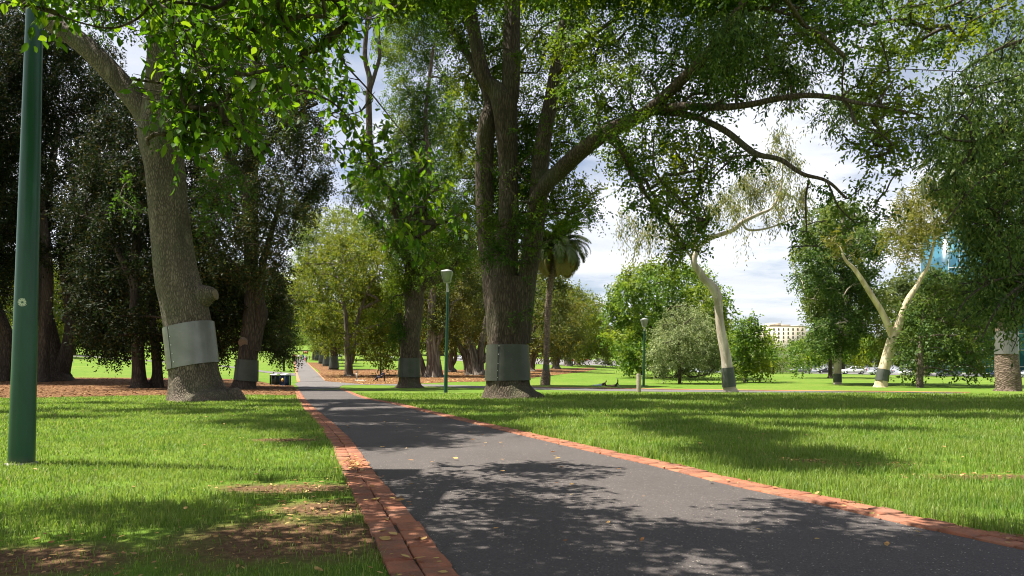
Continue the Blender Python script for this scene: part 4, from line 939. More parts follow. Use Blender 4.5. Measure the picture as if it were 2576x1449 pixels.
for x, y, r_ in [(1958, 345, 22), (1985, 355, 18), (1945, 375, 16), (1980, 400, 26), (2000, 420, 20), (1930, 425, 22), (1865, 465, 34), (1900, 490, 30), (1940, 470, 32), (1975, 490, 28), (1820, 505, 32), (1850, 530, 26), (2020, 490, 24), (2010, 520, 22), (1790, 530, 24), (1960, 530, 20), (1630, 600, 20), (1590, 565, 28), (1640, 575, 26), (1575, 540, 16), (1690, 560, 26), (1720, 530, 22), (1600, 610, 16), (1760, 560, 18), (1890, 445, 26), (1930, 555, 12), (1880, 600, 10), (1700, 590, 18), (1560, 585, 10)]: t.clump(x, y, r_, random.uniform(-2, 2), .8)
t.branches(.03, 3, 5)
t.guard(925, 973, M['guard_grey'], 1.09)
t.finish('leaf_gum', .28, .065, 2.0, 'bark_gum', k=12, gap=.43, droop=.8, hang=1.3)

easy('magnolia_tree', 'upright layered green tree with a pale straight trunk, left of the forked gum', (2107, 967),
     [[(2107, 968, 11.5), (2107, 964, 9.5), (2107, 930, 9), (2108, 870, 8), (2112, 800, 6.5), (2116, 720, 5), (2118, 620, 3), (2120, 540, 2)], [(2112, 800, 3), (2070, 760, 2), (2030, 750, 1.4)], [(2114, 760, 3), (2150, 740, 2), (2190, 700, 1.4)], [(2116, 690, 2.5), (2070, 640, 2), (2020, 600, 1.3)], [(2118, 640, 2), (2160, 600, 1.6), (2200, 580, 1)]],
     [[(2010, 640), (2020, 560), (2080, 510), (2150, 520), (2225, 600), (2220, 650), (2150, 650), (2070, 660)], [(2005, 690), (2045, 670), (2150, 660), (2200, 690), (2160, 720), (2090, 760), (2030, 740)], [(2040, 770), (2060, 710), (2150, 700), (2205, 740), (2185, 820), (2150, 870), (2060, 880), (2035, 860)]],
     'leaf_deep', 71, 22, .30, .18, 2.2, (-5, 5), 'bark_gum', clumps=[(2040, 770, 14), (2060, 790, 18), (2045, 800, 12), (2090, 800, 20), (2140, 780, 18), (2165, 800, 16), (2000, 690, 12), (2150, 840, 20), (2100, 845, 18), (2060, 840, 18), (2190, 760, 14), (1995, 655, 10), (2170, 740, 16), (2075, 870, 16), (2128, 870, 14), (2145, 870, 14)], guard=(940, 961, 'guard_grey'), gap=.43)
easy('fig_tree', 'low spreading green tree behind the pale straight trunk, over its own pool of shade', (2089, 951),
     [[(2089, 952, 9), (2089, 946, 6), (2089, 930, 5), (2088, 890, 4)]], [[(1985, 890), (2005, 862), (2050, 838), (2110, 825), (2170, 840), (2200, 880), (2185, 900), (2140, 905), (2060, 912), (2010, 915)]], 'leaf_bright', 72, 22, .38, .22, 1.7, (-6, 6))
t = Tree('gum_tree', 'cream-trunked gum forking into a wide V above a slanting grey guard', base=(2216, 974), seed=73)
t.limb([(2216, 975, 18), (2217, 968, 15), (2223, 932, 13), (2236, 885, 12.5), (2247, 847, 11.5), (2257, 828, 10), (2270, 791, 8.5), (2286, 751, 7.5), (2305, 722, 5.5), (2320, 694, 4.5), (2336, 666, 3.5), (2350, 600, 2.5), (2345, 540, 1.5)], 20, 4, sink=.3)
t.limb([(2246, 850, 9), (2238, 828, 8.5), (2217, 782, 7.2), (2195, 747, 6.5), (2170, 707, 6), (2148, 676, 5), (2132, 660, 4), (2122, 645, 3), (2116, 625, 1.6)], 14)
t.fill([(2235, 590), (2255, 510), (2330, 455), (2420, 500), (2420, 570), (2350, 600), (2320, 650), (2260, 650)], 26, (-3, 3))
for x, y in [(2120, 620), (2105, 590), (2140, 600), (2090, 610), (2150, 640)]: t.clump(x, y, 20, .5)
t.branches(.03, 3, 5)
t.guard(930, 958, M['guard_grey'], 1.1, tilt=.0)
t.finish('leaf_gold', .28, .11, 1.0, 'bark_cream', k=12, gap=.42, droop=.4)
easy('tree', 'dense dark green tree with low skirts and short trunk, right of the forked gum', (2314, 975),
     [[(2314, 976, 9.5), (2314, 970, 8.5), (2314, 940, 8), (2315, 880, 6), (2320, 800, 4)]], [[(2265, 900), (2275, 800), (2300, 730), (2350, 690), (2430, 700), (2490, 780), (2500, 880), (2470, 940), (2400, 910), (2330, 925), (2280, 930)]],
     'leaf_deep', 74, 27, .32, .19, 1.4, (-1.5, 9), 'bark_grey', clumps=[(2270, 945, 14, 4), (2230, 800, 22, 9), (2225, 850, 24, 9), (2240, 900, 22, 8), (2205, 830, 20, 9), (2200, 880, 20, 9), (2260, 760, 22, 9), (2215, 925, 14, 8), (2255, 850, 24, 8), (2430, 950, 16), (2390, 935, 14), (2455, 930, 14)], gap=.37)
easy('pine_tree', 'flat-topped olive tree with a domed umbrella crown far behind the forked gum', (2330, 945), [[(2330, 946, 8), (2330, 930, 6), (2330, 820, 5)]], [[(2185, 800), (2215, 730), (2300, 683), (2400, 695), (2470, 740), (2480, 800), (2330, 830)]], 'leaf_far', 75, 24, .7, .4, 1.7, (-10, 10))

# ---- tree at the right edge with drooping fine leaves (its trunk stands outside the frame)
t = Tree('acacia_tree', 'dark fine-leaved tree drooping down the right edge in front of the thick palm', base=(3000, 1020), seed=76)
t.limb([(3000, 1020, 40), (3000, 990, 30), (2990, 800, 26), (2960, 600, 24), (2930, 400, 20), (2900, 200, 14), (2870, 0, 8)], 20, 5, sink=.3)
t.limb([(2985, 740, 16), (2900, 660, 12), (2780, 640, 9, -1), (2640, 680, 6, -2), (2540, 740, 4, -2.5), (2500, 790, 2.5, -3), (2470, 850, 1.6, -3)], 9)
t.limb([(2950, 540, 14), (2840, 420, 10), (2700, 380, 7, -1), (2560, 400, 5, -2), (2450, 470, 3, -2), (2380, 560, 1.6, -3)], 9)
t.limb([(2920, 300, 12), (2800, 160, 9), (2660, 90, 6, -1), (2520, 120, 4, -2), (2420, 180, 2, -2)], 9)
t.limb([(2560, 735, 2.2, -2.5), (2545, 780, 1.8, -2.6), (2556, 820, 1.5, -2.6), (2558, 850, 1.2, -2.6), (2545, 885, .9, -2.6)], 6)
t.limb([(2640, 680, 4, -2), (2520, 700, 3, -2.3), (2440, 745, 2, -2.6), (2400, 800, 1.2, -2.8)], 6)
t.fill([(2330, 330), (2360, 250), (2410, 190), (2470, 120), (2560, 60), (2760, -80), (2900, 300), (2850, 700), (2600, 800), (2520, 810), (2460, 760), (2440, 700), (2430, 620), (2420, 540), (2350, 430)], 36, (-3, 3))
t.fill([(2420, 500), (2600, 420), (2640, 760), (2560, 800), (2460, 720)], 34, (-2, 2))
for x, y, r_ in [(2405, 715, 20), (2420, 740, 26), (2450, 790, 24), (2530, 790, 24), (2420, 810, 20), (2390, 780, 18), (2500, 760, 26), (2445, 700, 24), (2330, 370, 26), (2370, 300, 26), (2440, 230, 30), (2350, 480, 20)]: t.clump(x, y, r_, -1.5)
for px, py, h in [(2560, 1012, 12), (2450, 1020, 12), (2350, 1030, 12), (2300, 1016, 13)]: t.world(shade(px, py, h), 1.4)
t.branches(.04, 3, 5)
t.finish('leaf_acacia', .20, .062, .85, 'bark_dark', k=14, gap=.44, gapf=1.4, droop=.6, hang=.7)

# ---- palms
def frond_mesh(L, seed, mat, sag):
    r_ = np.random.default_rng(seed); n = 24; s = np.linspace(0, 1, n)
    ang = 1.0 - sag * s ** 1.3; dx = np.cos(ang); dz = np.sin(ang)
    X = np.concatenate([[0], np.cumsum((dx[1:] + dx[:-1]) / 2)]) * L / n; Z = np.concatenate([[0], np.cumsum((dz[1:] + dz[:-1]) / 2)]) * L / n
    mb = MB(); P = np.stack([X, 0 * X, Z], 1); mb.tube(P, np.linspace(.05, .012, n) * L / 4, 5)
    V = []; F_ = []; k = 0
    for u in np.linspace(.12, 1, 62):
        p = np.array([np.interp(u, s, P[:, i]) for i in range(3)]); a = np.interp(u, s, ang); T = np.array((math.cos(a), 0, math.sin(a))); Nn = np.array((-math.sin(a), 0, math.cos(a)))
        l = L * .195 * math.sin(math.pi * (.12 + .86 * u)) ** .6 + .05 * L * .3
        for sd in (-1, 1):
            d = nrm(T * .75 + np.array((0, sd, 0)) * .8 + Nn * (.25 + .1 * r_.standard_normal()) + np.array((0, 0, -.25))); w = np.cross(d, Nn); w = nrm(w) * L * .009
            V += [p - w, p + w, p + d * l * .6 + w * .8 - np.array((0, 0, .04 * l)), p + d * l - np.array((0, 0, .2 * l)), p + d * l * .6 - w * .8 - np.array((0, 0, .04 * l))]
            F_.append((k, k + 1, k + 2, k + 3)); F_.append((k, k + 3, k + 4, k + 4 - 0)) if False else F_.append((k, k + 3, k + 4, k)) if False else None
            F_ = [f for f in F_ if f]; k += 5
    V = np.array(V); i = np.arange(len(V) // 5)[:, None] * 5
    mb.add(V, np.vstack([i + np.array([[0, 1, 2, 4]])]), np.vstack([i + np.array([[4, 2, 3]])]))
    o = mb.out('frond', mat); me = o.data; bpy.data.objects.remove(o); return me

def palm(label, base, trunk, top, guard, gm, fl, seed, nfr=66, hidden=False):
    t = Tree('palm_tree', label, base=base, seed=seed)
    P = trunk
    t.limb(P, 26, 0, 8, sink=.3)
    t.skel[0] = t.skel[0]
    V = t.wood.V[0]; ph = np.arctan2(V[:, 1] - t.g[1], V[:, 0] - t.g[0])
    t.guard(guard[0], guard[1], M[gm], 1.05)
    c = at(top[0], top[1], t.d); r_ = np.random.default_rng(seed); L = fl * t.d / FPX
    meshes = [frond_mesh(L, seed + k, M['frond'] if k < 4 else M['frond_dry'], sg) for k, sg in enumerate([1.5, 2.0, 2.5, 2.9, 3.1])]
    mb = MB(); mb.tube([c - np.array((0, 0, L * .22)), c - np.array((0, 0, L * .08)), c + np.array((0, 0, L * .05))], [L * .08, L * .13, L * .05], 14); mb.out('crownshaft', M['bark_palm'], t.root, True)
    for k in range(nfr):
        q = k / nfr; mi = min(4, int(q * 5)); o = bpy.data.objects.new('frond', meshes[mi]); COL.objects.link(o); o.parent = t.root
        o.location = Vector(c - np.array(t.root.location)); tilt = [-.35, -.1, .15, .45, .75][mi] + r_.normal(0, .1)
        o.rotation_euler = (r_.normal(0, .15), tilt, k * 2.39996 + r_.normal(0, .15)); sc = r_.uniform(.85, 1.08); o.scale = (sc, sc, sc)
    t.wood.out('trunk', M['bark_palm'], t.root, True); return t
palm('slender palm with a pale guard on its trunk, right of the massive elm', (1372, 969), [(1372, 969, 13), (1372, 964, 12.5), (1373, 945, 12), (1373, 934, 9), (1374, 925, 7.5), (1375, 880, 7.5), (1377, 800, 7.5), (1384, 720, 8), (1396, 645, 8)], (1402, 632), (918, 933), 'guard_grey', 112, 81)
palm('thick palm with a rough scaly base and pale grey guard at the right edge', (2535, 984), [(2536, 985, 31), (2536, 978, 28), (2534, 940, 27), (2532, 890, 24), (2532, 830, 23), (2528, 760, 20), (2510, 640, 18), (2490, 540, 17), (2470, 450, 17)], (2465, 430), (834, 891), 'guard_silver', 190, 82, 40)
# ---- background trees closing the view (each its own)
BG = [ # x, base y, crown half width, top y, leaf, label
 (-150, 905, 150, 640, 'leaf_fig', 'olive-green tree far behind the left evergreens, outermost on the left'),
 (60, 900, 95, 650, 'leaf_yellow', 'sunlit yellow-green tree glimpsed behind the near lamp post'),
 (185, 893, 70, 640, 'leaf_yellow', 'sunlit yellow-green tree glimpsed between the twin stems of the evergreen'),
 (300, 880, 90, 660, 'leaf_fig', 'olive tree behind the evergreens, above the far bench'),
 (420, 878, 90, 640, 'leaf_fgreen', 'green tree hidden behind the silver-guarded elm'),
 (560, 878, 90, 650, 'leaf_fgreen', 'green tree behind the tree beside the bins, left of its trunk'),
 (690, 882, 70, 690, 'leaf_fgreen', 'light green tree at the far end of the lawn left of the path'),
 (760, 868, 50, 800, 'leaf_far', 'low pale tree on the rise beyond the end of the path'),
 (915, 893, 75, 700, 'leaf_gold', 'bright yellow-leaved tree in the sun behind the hanging fig branch'),
 (1010, 893, 70, 690, 'leaf_fgreen', 'light green tree behind the grey-green guarded elm, beyond the far lawn'),
 (1110, 894, 75, 620, 'leaf_fgreen', 'tall light green tree far behind the lamp post in the middle'),
 (1215, 894, 80, 600, 'leaf_fig', 'olive tree far behind the massive elm'),
 (1310, 896, 70, 640, 'leaf_fig', 'olive tree far behind the slender palm'),
 (1400, 898, 60, 700, 'leaf_fgreen', 'green tree filling the gap under the palm fronds'),
 (1560, 905, 50, 815, 'leaf_far', 'grey-green tree across the road beside the floodlight mast'),
 (1480, 899, 60, 790, 'leaf_far', 'grey-green tree across the road behind the yellow-green figs'),
 (1650, 910, 70, 800, 'leaf_far', 'dark tree across the road behind the broad bright elm'),
 (1770, 918, 70, 810, 'leaf_far', 'dark tree across the road behind the white-trunked gum'),
 (1880, 922, 60, 850, 'leaf_far', 'low dark tree across the road left of the cream building'),
 (1955, 925, 50, 846, 'leaf_far', 'low dark tree below the cream building, left one'),
 (2025, 926, 54, 842, 'leaf_far', 'low dark tree below the cream building, right one'),
 (2120, 928, 60, 810, 'leaf_far', 'tree across the road behind the pale straight trunk'),
 (2190, 922, 46, 850, 'leaf_fgreen', 'light green tree behind the wire fence'),
 (2290, 930, 70, 800, 'leaf_far', 'dark tree across the road behind the dense low-skirted tree'),
 (2420, 932, 80, 780, 'leaf_far', 'dark tree across the road below the blue glass tower'),
 (2590, 930, 85, 760, 'leaf_bright', 'bright green tree behind the thick palm at the right edge'),
 (2558, 932, 55, 790, 'leaf_bright', 'smaller bright green tree just right of the thick palm trunk'),
 (2740, 930, 90, 700, 'leaf_fgreen', 'green tree across the road outside the right edge')]
for k, (x, by, hw, ty, lf, lab) in enumerate(BG):
    h = by - ty; rp = hw * .34
    easy('tree', lab, (x, by), [[(x, by, hw * .07 + 1.5), (x, by - h * .15, hw * .06 + 1), (x + 2, by - h * .5, hw * .04 + .6), (x - 2, by - h * .85, .8)]],
         [[(x - hw * .75, by - h * .12), (x - hw, by - h * .45), (x - hw * .7, by - h * .8), (x - hw * .1, ty), (x + hw * .55, by - h * .88), (x + hw, by - h * .5), (x + hw * .8, by - h * .12)]], lf, 200 + k, rp, .8, .46, 1.5, (-hw * .06, hw * .08), nseg=8, gap=.36, brad=.08)

# ================================================================== STREET FURNITURE
def lamp_post(label, base, hw, top, hwt, head, seed):
    """head = (x, y top, y bottom, half width top, half width bottom)"""
    g = ground(*base); d = g[1]; k = d / FPX; root = thing('lamp_post', label, 'lamp post', g, 'green park lamp posts')
    a = g.copy(); b = at(top[0], top[1], d); s = np.linspace(0, 1, 14)
    P = a + (b - a) * s[:, None]; P[0, 2] -= .0
    z = s * (b[2] - a[2])
    r0, r1 = hw * k, hwt * k
    mb = MB(); mb.tube(P, r0 + (r1 - r0) * s, 40); mb.out('pole', M['pole'], root, True)
    mb = MB(); mb.tube([a + np.array((0, 0, -.1)), a + np.array((0, 0, .012)), a + np.array((0, 0, .02))], [r0 * 1.22, r0 * 1.22, r0 * 1.05], 40); mb.out('base_plate', M['concrete'], root)
    # inspection door
    dirn = nrm(b - a)
    c = at(head[0], head[2], d); ct = at(head[0], head[1], d); rb, rt = head[4] * k, head[3] * k
    mb = MB(); mb.tube([b - dirn * .05, b + (c - b) * .5, c + np.array((0, 0, .02))], [r1 * .95, r1 * .8, rb * .45], 16); mb.out('neck', M['galv'], root, True)
    def ring(cc_, r_): return np.array([cc_ + np.array((sx_ * r_, sy_ * r_, 0)) for sx_, sy_ in ((-1, -1), (1, -1), (1, 1), (-1, 1))])
    hd = MB()
    A, B = ring(c, rb), ring(ct, rt)
    hd.add(np.vstack([A, B]), [(0, 1, 5, 4), (1, 2, 6, 5), (2, 3, 7, 6), (3, 0, 4, 7), (3, 2, 1, 0)]); lh = hd.out('lantern', M['lamp_glass'], root)
    fr = MB()
    for i in range(4): fr.tube([A[i], B[i]], [.018, .018], 6); fr.tube([B[i], B[(i + 1) % 4]], [.02, .02], 6); fr.tube([A[i], A[(i + 1) % 4]], [.018, .018], 6)
    fo = fr.out('lantern_frame', M['lamp_cap'], root)
    cp = MB(); T = ring(ct + np.array((0, 0, .03)), rt * 1.06); T2 = ring(ct + np.array((0, 0, .10)), rt * 1.02); ap = ct + np.array((0, 0, .10 + rt * .45))
    cp.add(np.vstack([T, T2, ap]), [(0, 1, 5, 4), (1, 2, 6, 5), (2, 3, 7, 6), (3, 0, 4, 7), (3, 2, 1, 0)], [(4, 5, 8), (5, 6, 8), (6, 7, 8), (7, 4, 8)]); cp.out('lantern_cap', M['lamp_cap'], root)
    return root, a, b, r0, r1, d
rt_, a, b, r0, r1, d = lamp_post('thick green lamp post with a round white sticker, close by at the left edge', (54, 1167), 29, (104, -560), 13, (105, -760, -620, 55, 28), 1)
def sticker():
    k = (1167 - 776) / (1167 + 560); c = a + (b - a) * k; r = r0 + (r1 - r0) * k; R_ = .047
    m, nt, out = newmat('sticker'); N = NT(nt); tc = N.n('TexCoord').outputs['Object']
    sp = N.n('SeparateXYZ', ins=dict(Vector=tc)); x = N.math('DIVIDE', sp.outputs[0], R_); y = N.math('DIVIDE', sp.outputs[2], R_)
    rr = N.math('SQRT', N.math('ADD', N.math('MULTIPLY', x, x), N.math('MULTIPLY', y, y))); an = N.math('ARCTAN2', y, x)
    ticks = N.math('MULTIPLY', N.math('GREATER_THAN', N.math('COSINE', N.math('MULTIPLY', an, 9)), .86), N.math('GREATER_THAN', rr, .52))
    star = N.math('LESS_THAN', rr, N.math('ADD', .30, N.math('MULTIPLY', N.math('COSINE', N.math('MULTIPLY', an, 7)), .11)))
    ink = N.math('MAXIMUM', ticks, star); rim = N.math('MULTIPLY', N.math('GREATER_THAN', rr, .84), N.math('LESS_THAN', rr, .90)); ink = N.math('MAXIMUM', ink, rim)
    col = N.mix(ink, (.55, .56, .45), (.03, .10, .07)); bs = N.n('BsdfPrincipled', ins={'Base Color': col, 'Roughness': .5}); nt.links.new(bs.outputs[0], out.inputs[0])
    V = []; nr, na = 8, 40
    th0 = R(18)
    for i in range(nr + 1):
        for j in range(na):
            rad = R_ * i / nr; an_ = 2 * math.pi * j / na
            if an_ < .9 or an_ > 5.9: rad *= .80
            u, v = rad * math.cos(an_), rad * math.sin(an_); ph = th0 + u / r
            V.append(c + np.array((math.sin(ph) * (r + .0025), -math.cos(ph) * (r + .0025), v)))
    i = np.arange(nr)[:, None] * na; j = np.arange(na)[None, :]; j2 = (j + 1) % na
    o = build('sticker', V, [np.stack([i + j, i + na + j, i + na + j2, i + j2], -1).reshape(-1, 4)], m, rt_)
    cc = c + np.array((math.sin(th0) * r, -math.cos(th0) * r, 0)) - np.array(rt_.location)
    o.data.transform(Matrix.Rotation(-th0, 4, 'Z') @ Matrix.Translation(-Vector(cc))); o.location = Vector(cc); o.rotation_euler = (0, 0, th0)
sticker()
lamp_post('green lamp post with a square lantern between the massive elm and the middle-sized elm', (1121, 989), 4.8, (1126.5, 735), 3.2, (1124.5, 687, 711, 13.5, 7.5), 2)
lamp_post('green lamp post with a square lantern on the sunny lawn beside the timber bollard', (1619, 974), 3.2, (1621, 832), 2.2, (1621, 806, 822, 8, 4), 3)
lamp_post('thin distant green lamp post in the mulch behind the reclining man', (958, 944), 2.2, (957, 790), 1.5, (957, 764, 780, 7, 4), 4)

g = ground(1607, 987); root = thing('bollard', 'round-topped grey timber bollard at the edge of the cross path', 'bollard', g); k = g[1] / FPX
mb = MB(); mb.tube([g - np.array((0, 0, .2)), g + np.array((0, 0, 45.5 * k)), g + np.array((0, 0, 46.8 * k))], [5.6 * k, 5.5 * k, 4.9 * k], 24); mb.out('post', M['timber'], root)
mb = MB(); mb.tube([g + np.array((0, 0, 42 * k)), g + np.array((0, 0, 43.2 * k))], [5.62 * k, 5.62 * k], 24); mb.out('reflector_band', M['concrete'], root)

g = ground(897, 956.5); k = g[1] / FPX; root = thing('drinking_tap', 'pale tap post with a small green top and side bowl beside the fig trunk', 'drinking tap', g)
mb = MB(); mb.box(g + np.array((0, 0, 9.5 * k)), (3.2 * k, 3.2 * k, 19 * k)); mb.out('post', M['concrete'], root)
mb = MB(); mb.box(g + np.array((0, 0, 20.8 * k)), (3.6 * k, 3.6 * k, 3.5 * k)); mb.out('cap', M['guard_green'], root)
mb = MB(); mb.tube([g + np.array((-1.5 * k, 0, 16 * k)), g + np.array((-6 * k, 0, 17.0 * k))], [.6 * k, .5 * k], 8); mb.tube([g + np.array((-7.5 * k, 0, 16.3 * k)), g + np.array((-7.5 * k, 0, 17.6 * k))], [1.3 * k, 2.2 * k], 12); mb.out('bowl', M['galv'], root)
strip('tap_slab', [(893, 958), (921, 958.6)], [(894, 956.2), (921, 957.2)], .05, M['concrete'], 10, 3)

# bins
def bin_(label, x0, x1, xs, y0, y1, mat, emblem=False):
    """front face x0..xs, side face to x1"""
    g = ground((x0 + xs) / 2, y1); k = g[1] / FPX; root = thing('litter_bin', label, 'litter bin', g, 'slatted litter bins at the path junction')
    w = (xs - x0) * k; h = (y1 - y0 - 4) * k; dp = w * .95; ang = R(-32)
    rm = rotz(ang)
    def W_(p): return g + rm @ np.array(p)
    def bx(mb, c, s_): mb.box(W_(c), s_, rm)
    mb = MB()
    for sx_ in (-1, 1):
        for sy_ in (-1, 1): bx(mb, (sx_ * w * .46, sy_ * dp * .46, h * .5), (w * .09, dp * .09, h))
    for z in (.03, .97):
        for sy_ in (-1, 1): bx(mb, (0, sy_ * dp * .46, h * z), (w * .83, dp * .085, h * .055))
        for sx_ in (-1, 1): bx(mb, (sx_ * w * .46, 0, h * z), (w * .085, dp * .83, h * .055))
    mb.out('frame', mat, root)
    for nm, ax, sg in (('front_panel', 0, -1), ('back_panel', 0, 1), ('side_panel', 1, -1), ('side_panel', 1, 1)):
        mb = MB(); n = 7
        for i in range(n):
            u = (i + .5) / n - .5
            if ax == 0: bx(mb, (u * w * .84, sg * dp * .44, h * .5), (w * .05, dp * .02, h * .88))
            else: bx(mb, (sg * w * .44, u * dp * .84, h * .5), (w * .02, dp * .05, h * .88))
        for i in range(9):
            z = h * (.08 + .84 * i / 8)
            if ax == 0: bx(mb, (0, sg * dp * .425, z), (w * .84, dp * .015, h * .034))
            else: bx(mb, (sg * w * .425, 0, z), (w * .015, dp * .84, h * .034))
        if ax == 0 or sg < 0:
            bx(mb, (0, sg * dp * .39, h * .5) if ax == 0 else (sg * w * .39, 0, h * .5), (w * .5, dp * .03, h * .9) if ax == 0 else (w * .03, dp * .5, h * .9))
        mb.out(nm, mat, root)
    mb = MB(); sec = [(-.54, .0), (-.5, .05), (-.2, .12), (.1, .16), (.4, .16), (.54, .12)]; V = []
    for sx_ in (-1, 1):
        for y, z in sec: V.append(W_((sx_ * w * .54, y * dp, h * 1.0 + z * h)))
        for y, z in reversed(sec): V.append(W_((sx_ * w * .54, y * dp, h * 1.0 + max(0, z - .05) * h)))
    n = 12; Fq = [(i, (i + 1) % n, n + (i + 1) % n, n + i) for i in range(n)]
    mb.add(V, Fq, [tuple(range(n)), tuple(range(2 * n - 1, n - 1, -1))]); mb.out('lid', M['bin_lid'], root)
    if emblem:
        mb = MB(); cc_ = W_((0, -dp * .475, h * .55)); nn = rm @ np.array((0, -1., 0)); V = []
        m_ = 24
        for i in range(m_):
            an = 2 * math.pi * i / m_; rr = w * (.26 if i % 3 else .17); V.append(cc_ + nn * .02 + rm @ np.array((rr * math.cos(an), 0, rr * math.sin(an))))
        V2 = [v - nn * .015 for v in V]
        mb.add(V + V2, [tuple(range(m_))], [(i, m_ + i, m_ + (i + 1) % m_, (i + 1) % m_) for i in range(m_)]); mb.out('emblem', M['yellow'], root)
bin_('dark green slatted litter bin with a pale lid, left of the pair', 683, 708.6, 704, 940, 968.3, M['bin_green'])
bin_('blue slatted litter bin with a yellow emblem on its front, next to the path', 708, 732, 727.5, 940, 970, M['bin_blue'], True)

def bench(label, x, y, wpx, ang=0.0, mat='bench_wood', back=True):
    g = ground(x, y); k = g[1] / FPX; w = wpx * k; root = thing('park_bench', label, 'bench', g); rm = rotz(ang)
    def W_(p): return g + rm @ np.array(p)
    mb = MB()
    for i in range(3): mb.box(W_((0, -.18 + .18 * i, .46)), (w, .15, .045), rm)
    mb.out('seat', M[mat], root)
    if back:
        mb = MB()
        for i in range(3): mb.box(W_((0, .30 + .03 * i, .62 + .16 * i)), (w, .04, .13), rm)
        mb.out('backrest', M[mat], root)
    for sx_ in (-1, 1):
        mb = MB(); mb.box(W_((sx_ * w * .4, -.15, .2)), (.06, .06, .44), rm); mb.box(W_((sx_ * w * .4, .27, .42)), (.06, .06, .86), rm); mb.box(W_((sx_ * w * .4, .06, .41)), (.06, .36, .05), rm); mb.out('leg', M['black'], root)
    return g, k
bench('brown slatted park bench on the far left lawn below the evergreen leaves', 265, 892.5, 24)
g = ground(769, 892); k = g[1] / FPX; root = thing('notice_board', 'dark brown notice board on two posts beyond the end of the path', 'sign', g)
mb = MB(); mb.box(g + np.array((0, 0, 5.5 * k)), (13 * k, .1, 6.5 * k)); mb.out('board', M['sign_brown'], root)
for sx_ in (-1, 1): mb = MB(); mb.box(g + np.array((sx_ * 5 * k, .12, 4 * k)), (.15, .12, 9 * k)); mb.out('post', M['black'], root)
mb = MB()
for i in range(2): mb.box(g + np.array(((-2.5 + 5 * i) * k, -.06, 5.5 * k)), (3.6 * k, .02, 4.2 * k))
mb.out('notice', M['p_rust'], root)
# low rail fence beyond the path end
g0, g1 = ground(742, 905), ground(793, 904); root = thing('rail_fence', 'low black rail fence across the far end of the path', 'fence', (g0 + g1) / 2)
n = 8
mb = MB(); 
for hh in (.55, 1.0): mb.tube([g0 + np.array((0, 0, hh)), g1 + np.array((0, 0, hh))], [.05, .05], 8)
mb.out('rail', M['black'], root)
for i in range(n):
    p = g0 + (g1 - g0) * i / (n - 1); mb = MB(); mb.box(p + np.array((0, 0, .55)), (.14, .14, 1.25)); mb.out('post', M['black'], root)
# chain link fence with posts across the road
g0, g1 = ground(2130, 926), ground(2235, 928); root = thing('wire_fence', 'tall wire mesh fence with pale rails across the road, left of the forked gum', 'fence', (g0 + g1) / 2); k = g0[1] / FPX
mb = MB()
for hh in (6, 14, 24): mb.tube([g0 + np.array((0, 0, hh * k)), g1 + np.array((0, 0, hh * k))], [.06, .06], 8)
mb.out('rail', M['fence'], root)
for i in range(6): p = g0 + (g1 - g0) * i / 5; mb = MB(); mb.tube([p, p + np.array((0, 0, 24.5 * k))], [.07, .07], 8); mb.out('post', M['fence'], root)
mb = MB(); Lf = np.linalg.norm(g1 - g0); nw = 90
for i in range(nw):
    u = i / nw
    for dz in (0, 1):
        a_ = g0 + (g1 - g0) * u; b_ = g0 + (g1 - g0) * min(1, u + .22)
        za, zb = (6, 24) if dz else (24, 6); mb.tube([a_ + np.array((0, .02, za * k)), b_ + np.array((0, .02, zb * k))], [.012, .012], 4, caps=False)
mb.out('mesh', M['fence'], root)
g0, g1 = ground(2000, 929), ground(2300, 933.5); root = thing('low_wall', 'low tan wall along the far side of the road below the wire fence', 'wall', (g0 + g1) / 2)
dv = g1 - g0; an = math.atan2(dv[1], dv[0]); L_ = math.hypot(dv[0], dv[1]); mb = MB(); mb.box((g0 + g1) / 2 + np.array((0, 0, .35)), (L_, .4, .9), rotz(an)); mb.out('wall', M['tan_wall'], root); mb = MB(); mb.box((g0 + g1) / 2 + np.array((0, 0, .85)), (L_ + .1, .5, .1), rotz(an)); mb.out('coping', M['concrete'], root)
# thin dark bollards at the road edge
for i, (x, y) in enumerate([(1502, 917), (1480, 915), (1440, 920), (1345, 925)]):
    g = ground(x, y); k = g[1] / FPX; mb = MB(); hgt = [5, 5, 17, 17][i]; mb.tube([g - np.array((0, 0, .1)), g + np.array((0, 0, hgt * k)), g + np.array((0, 0, hgt * k + .08))], [.11, .11, .05], 10)
    o = mb.out('bollard' if i < 2 else 'path_post', M['black']); tag(o, ['short dark bollard at the kerb of the road, the right one', 'short dark bollard at the kerb of the road, the left one', 'thin dark post standing in the mulch among the figs right of the palm', 'thin dark post in the mulch left of the palm trunk'][i], 'bollard' if i < 2 else 'post', 'dark posts by the figs and road')

# ================================================================== BUILDINGS
def building(name, label, x0, x1, ybase, ytop, d, mat, floors, bays, winmat, dep=14, parapet=True, arched=False, roofs=()):
    pl_, pr_ = at(x0, ybase, d), at(x1, ybase, d); zt = at(x0, ytop, d)[2]; zb = float(terrain((pl_[0] + pr_[0]) / 2, d)) - 1
    root = thing(name, label, 'building', ((pl_[0] + pr_[0]) / 2, d, zb)); w = pr_[0] - pl_[0]; xc = (pl_[0] + pr_[0]) / 2
    mb = MB(); mb.box((xc, d + dep / 2, (zb + zt) / 2), (w, dep, zt - zb)); mb.out('wall', mat, root)
    if parapet: mb = MB(); mb.box((xc, d + dep / 2, zt + .25), (w + 1.0, dep + 1, .6)); mb.out('cornice', M['cream_dark'], root)
    return root, xc, w, zb, zt
D_ = 420.0
root, xc, w, zb, zt = building('hotel_building', 'cream stepped building with arched windows on the skyline right of the white-trunked gum', 1905, 2030, 905, 822, D_, M['cream'], 3, 8, M['window'])
k = D_ / FPX
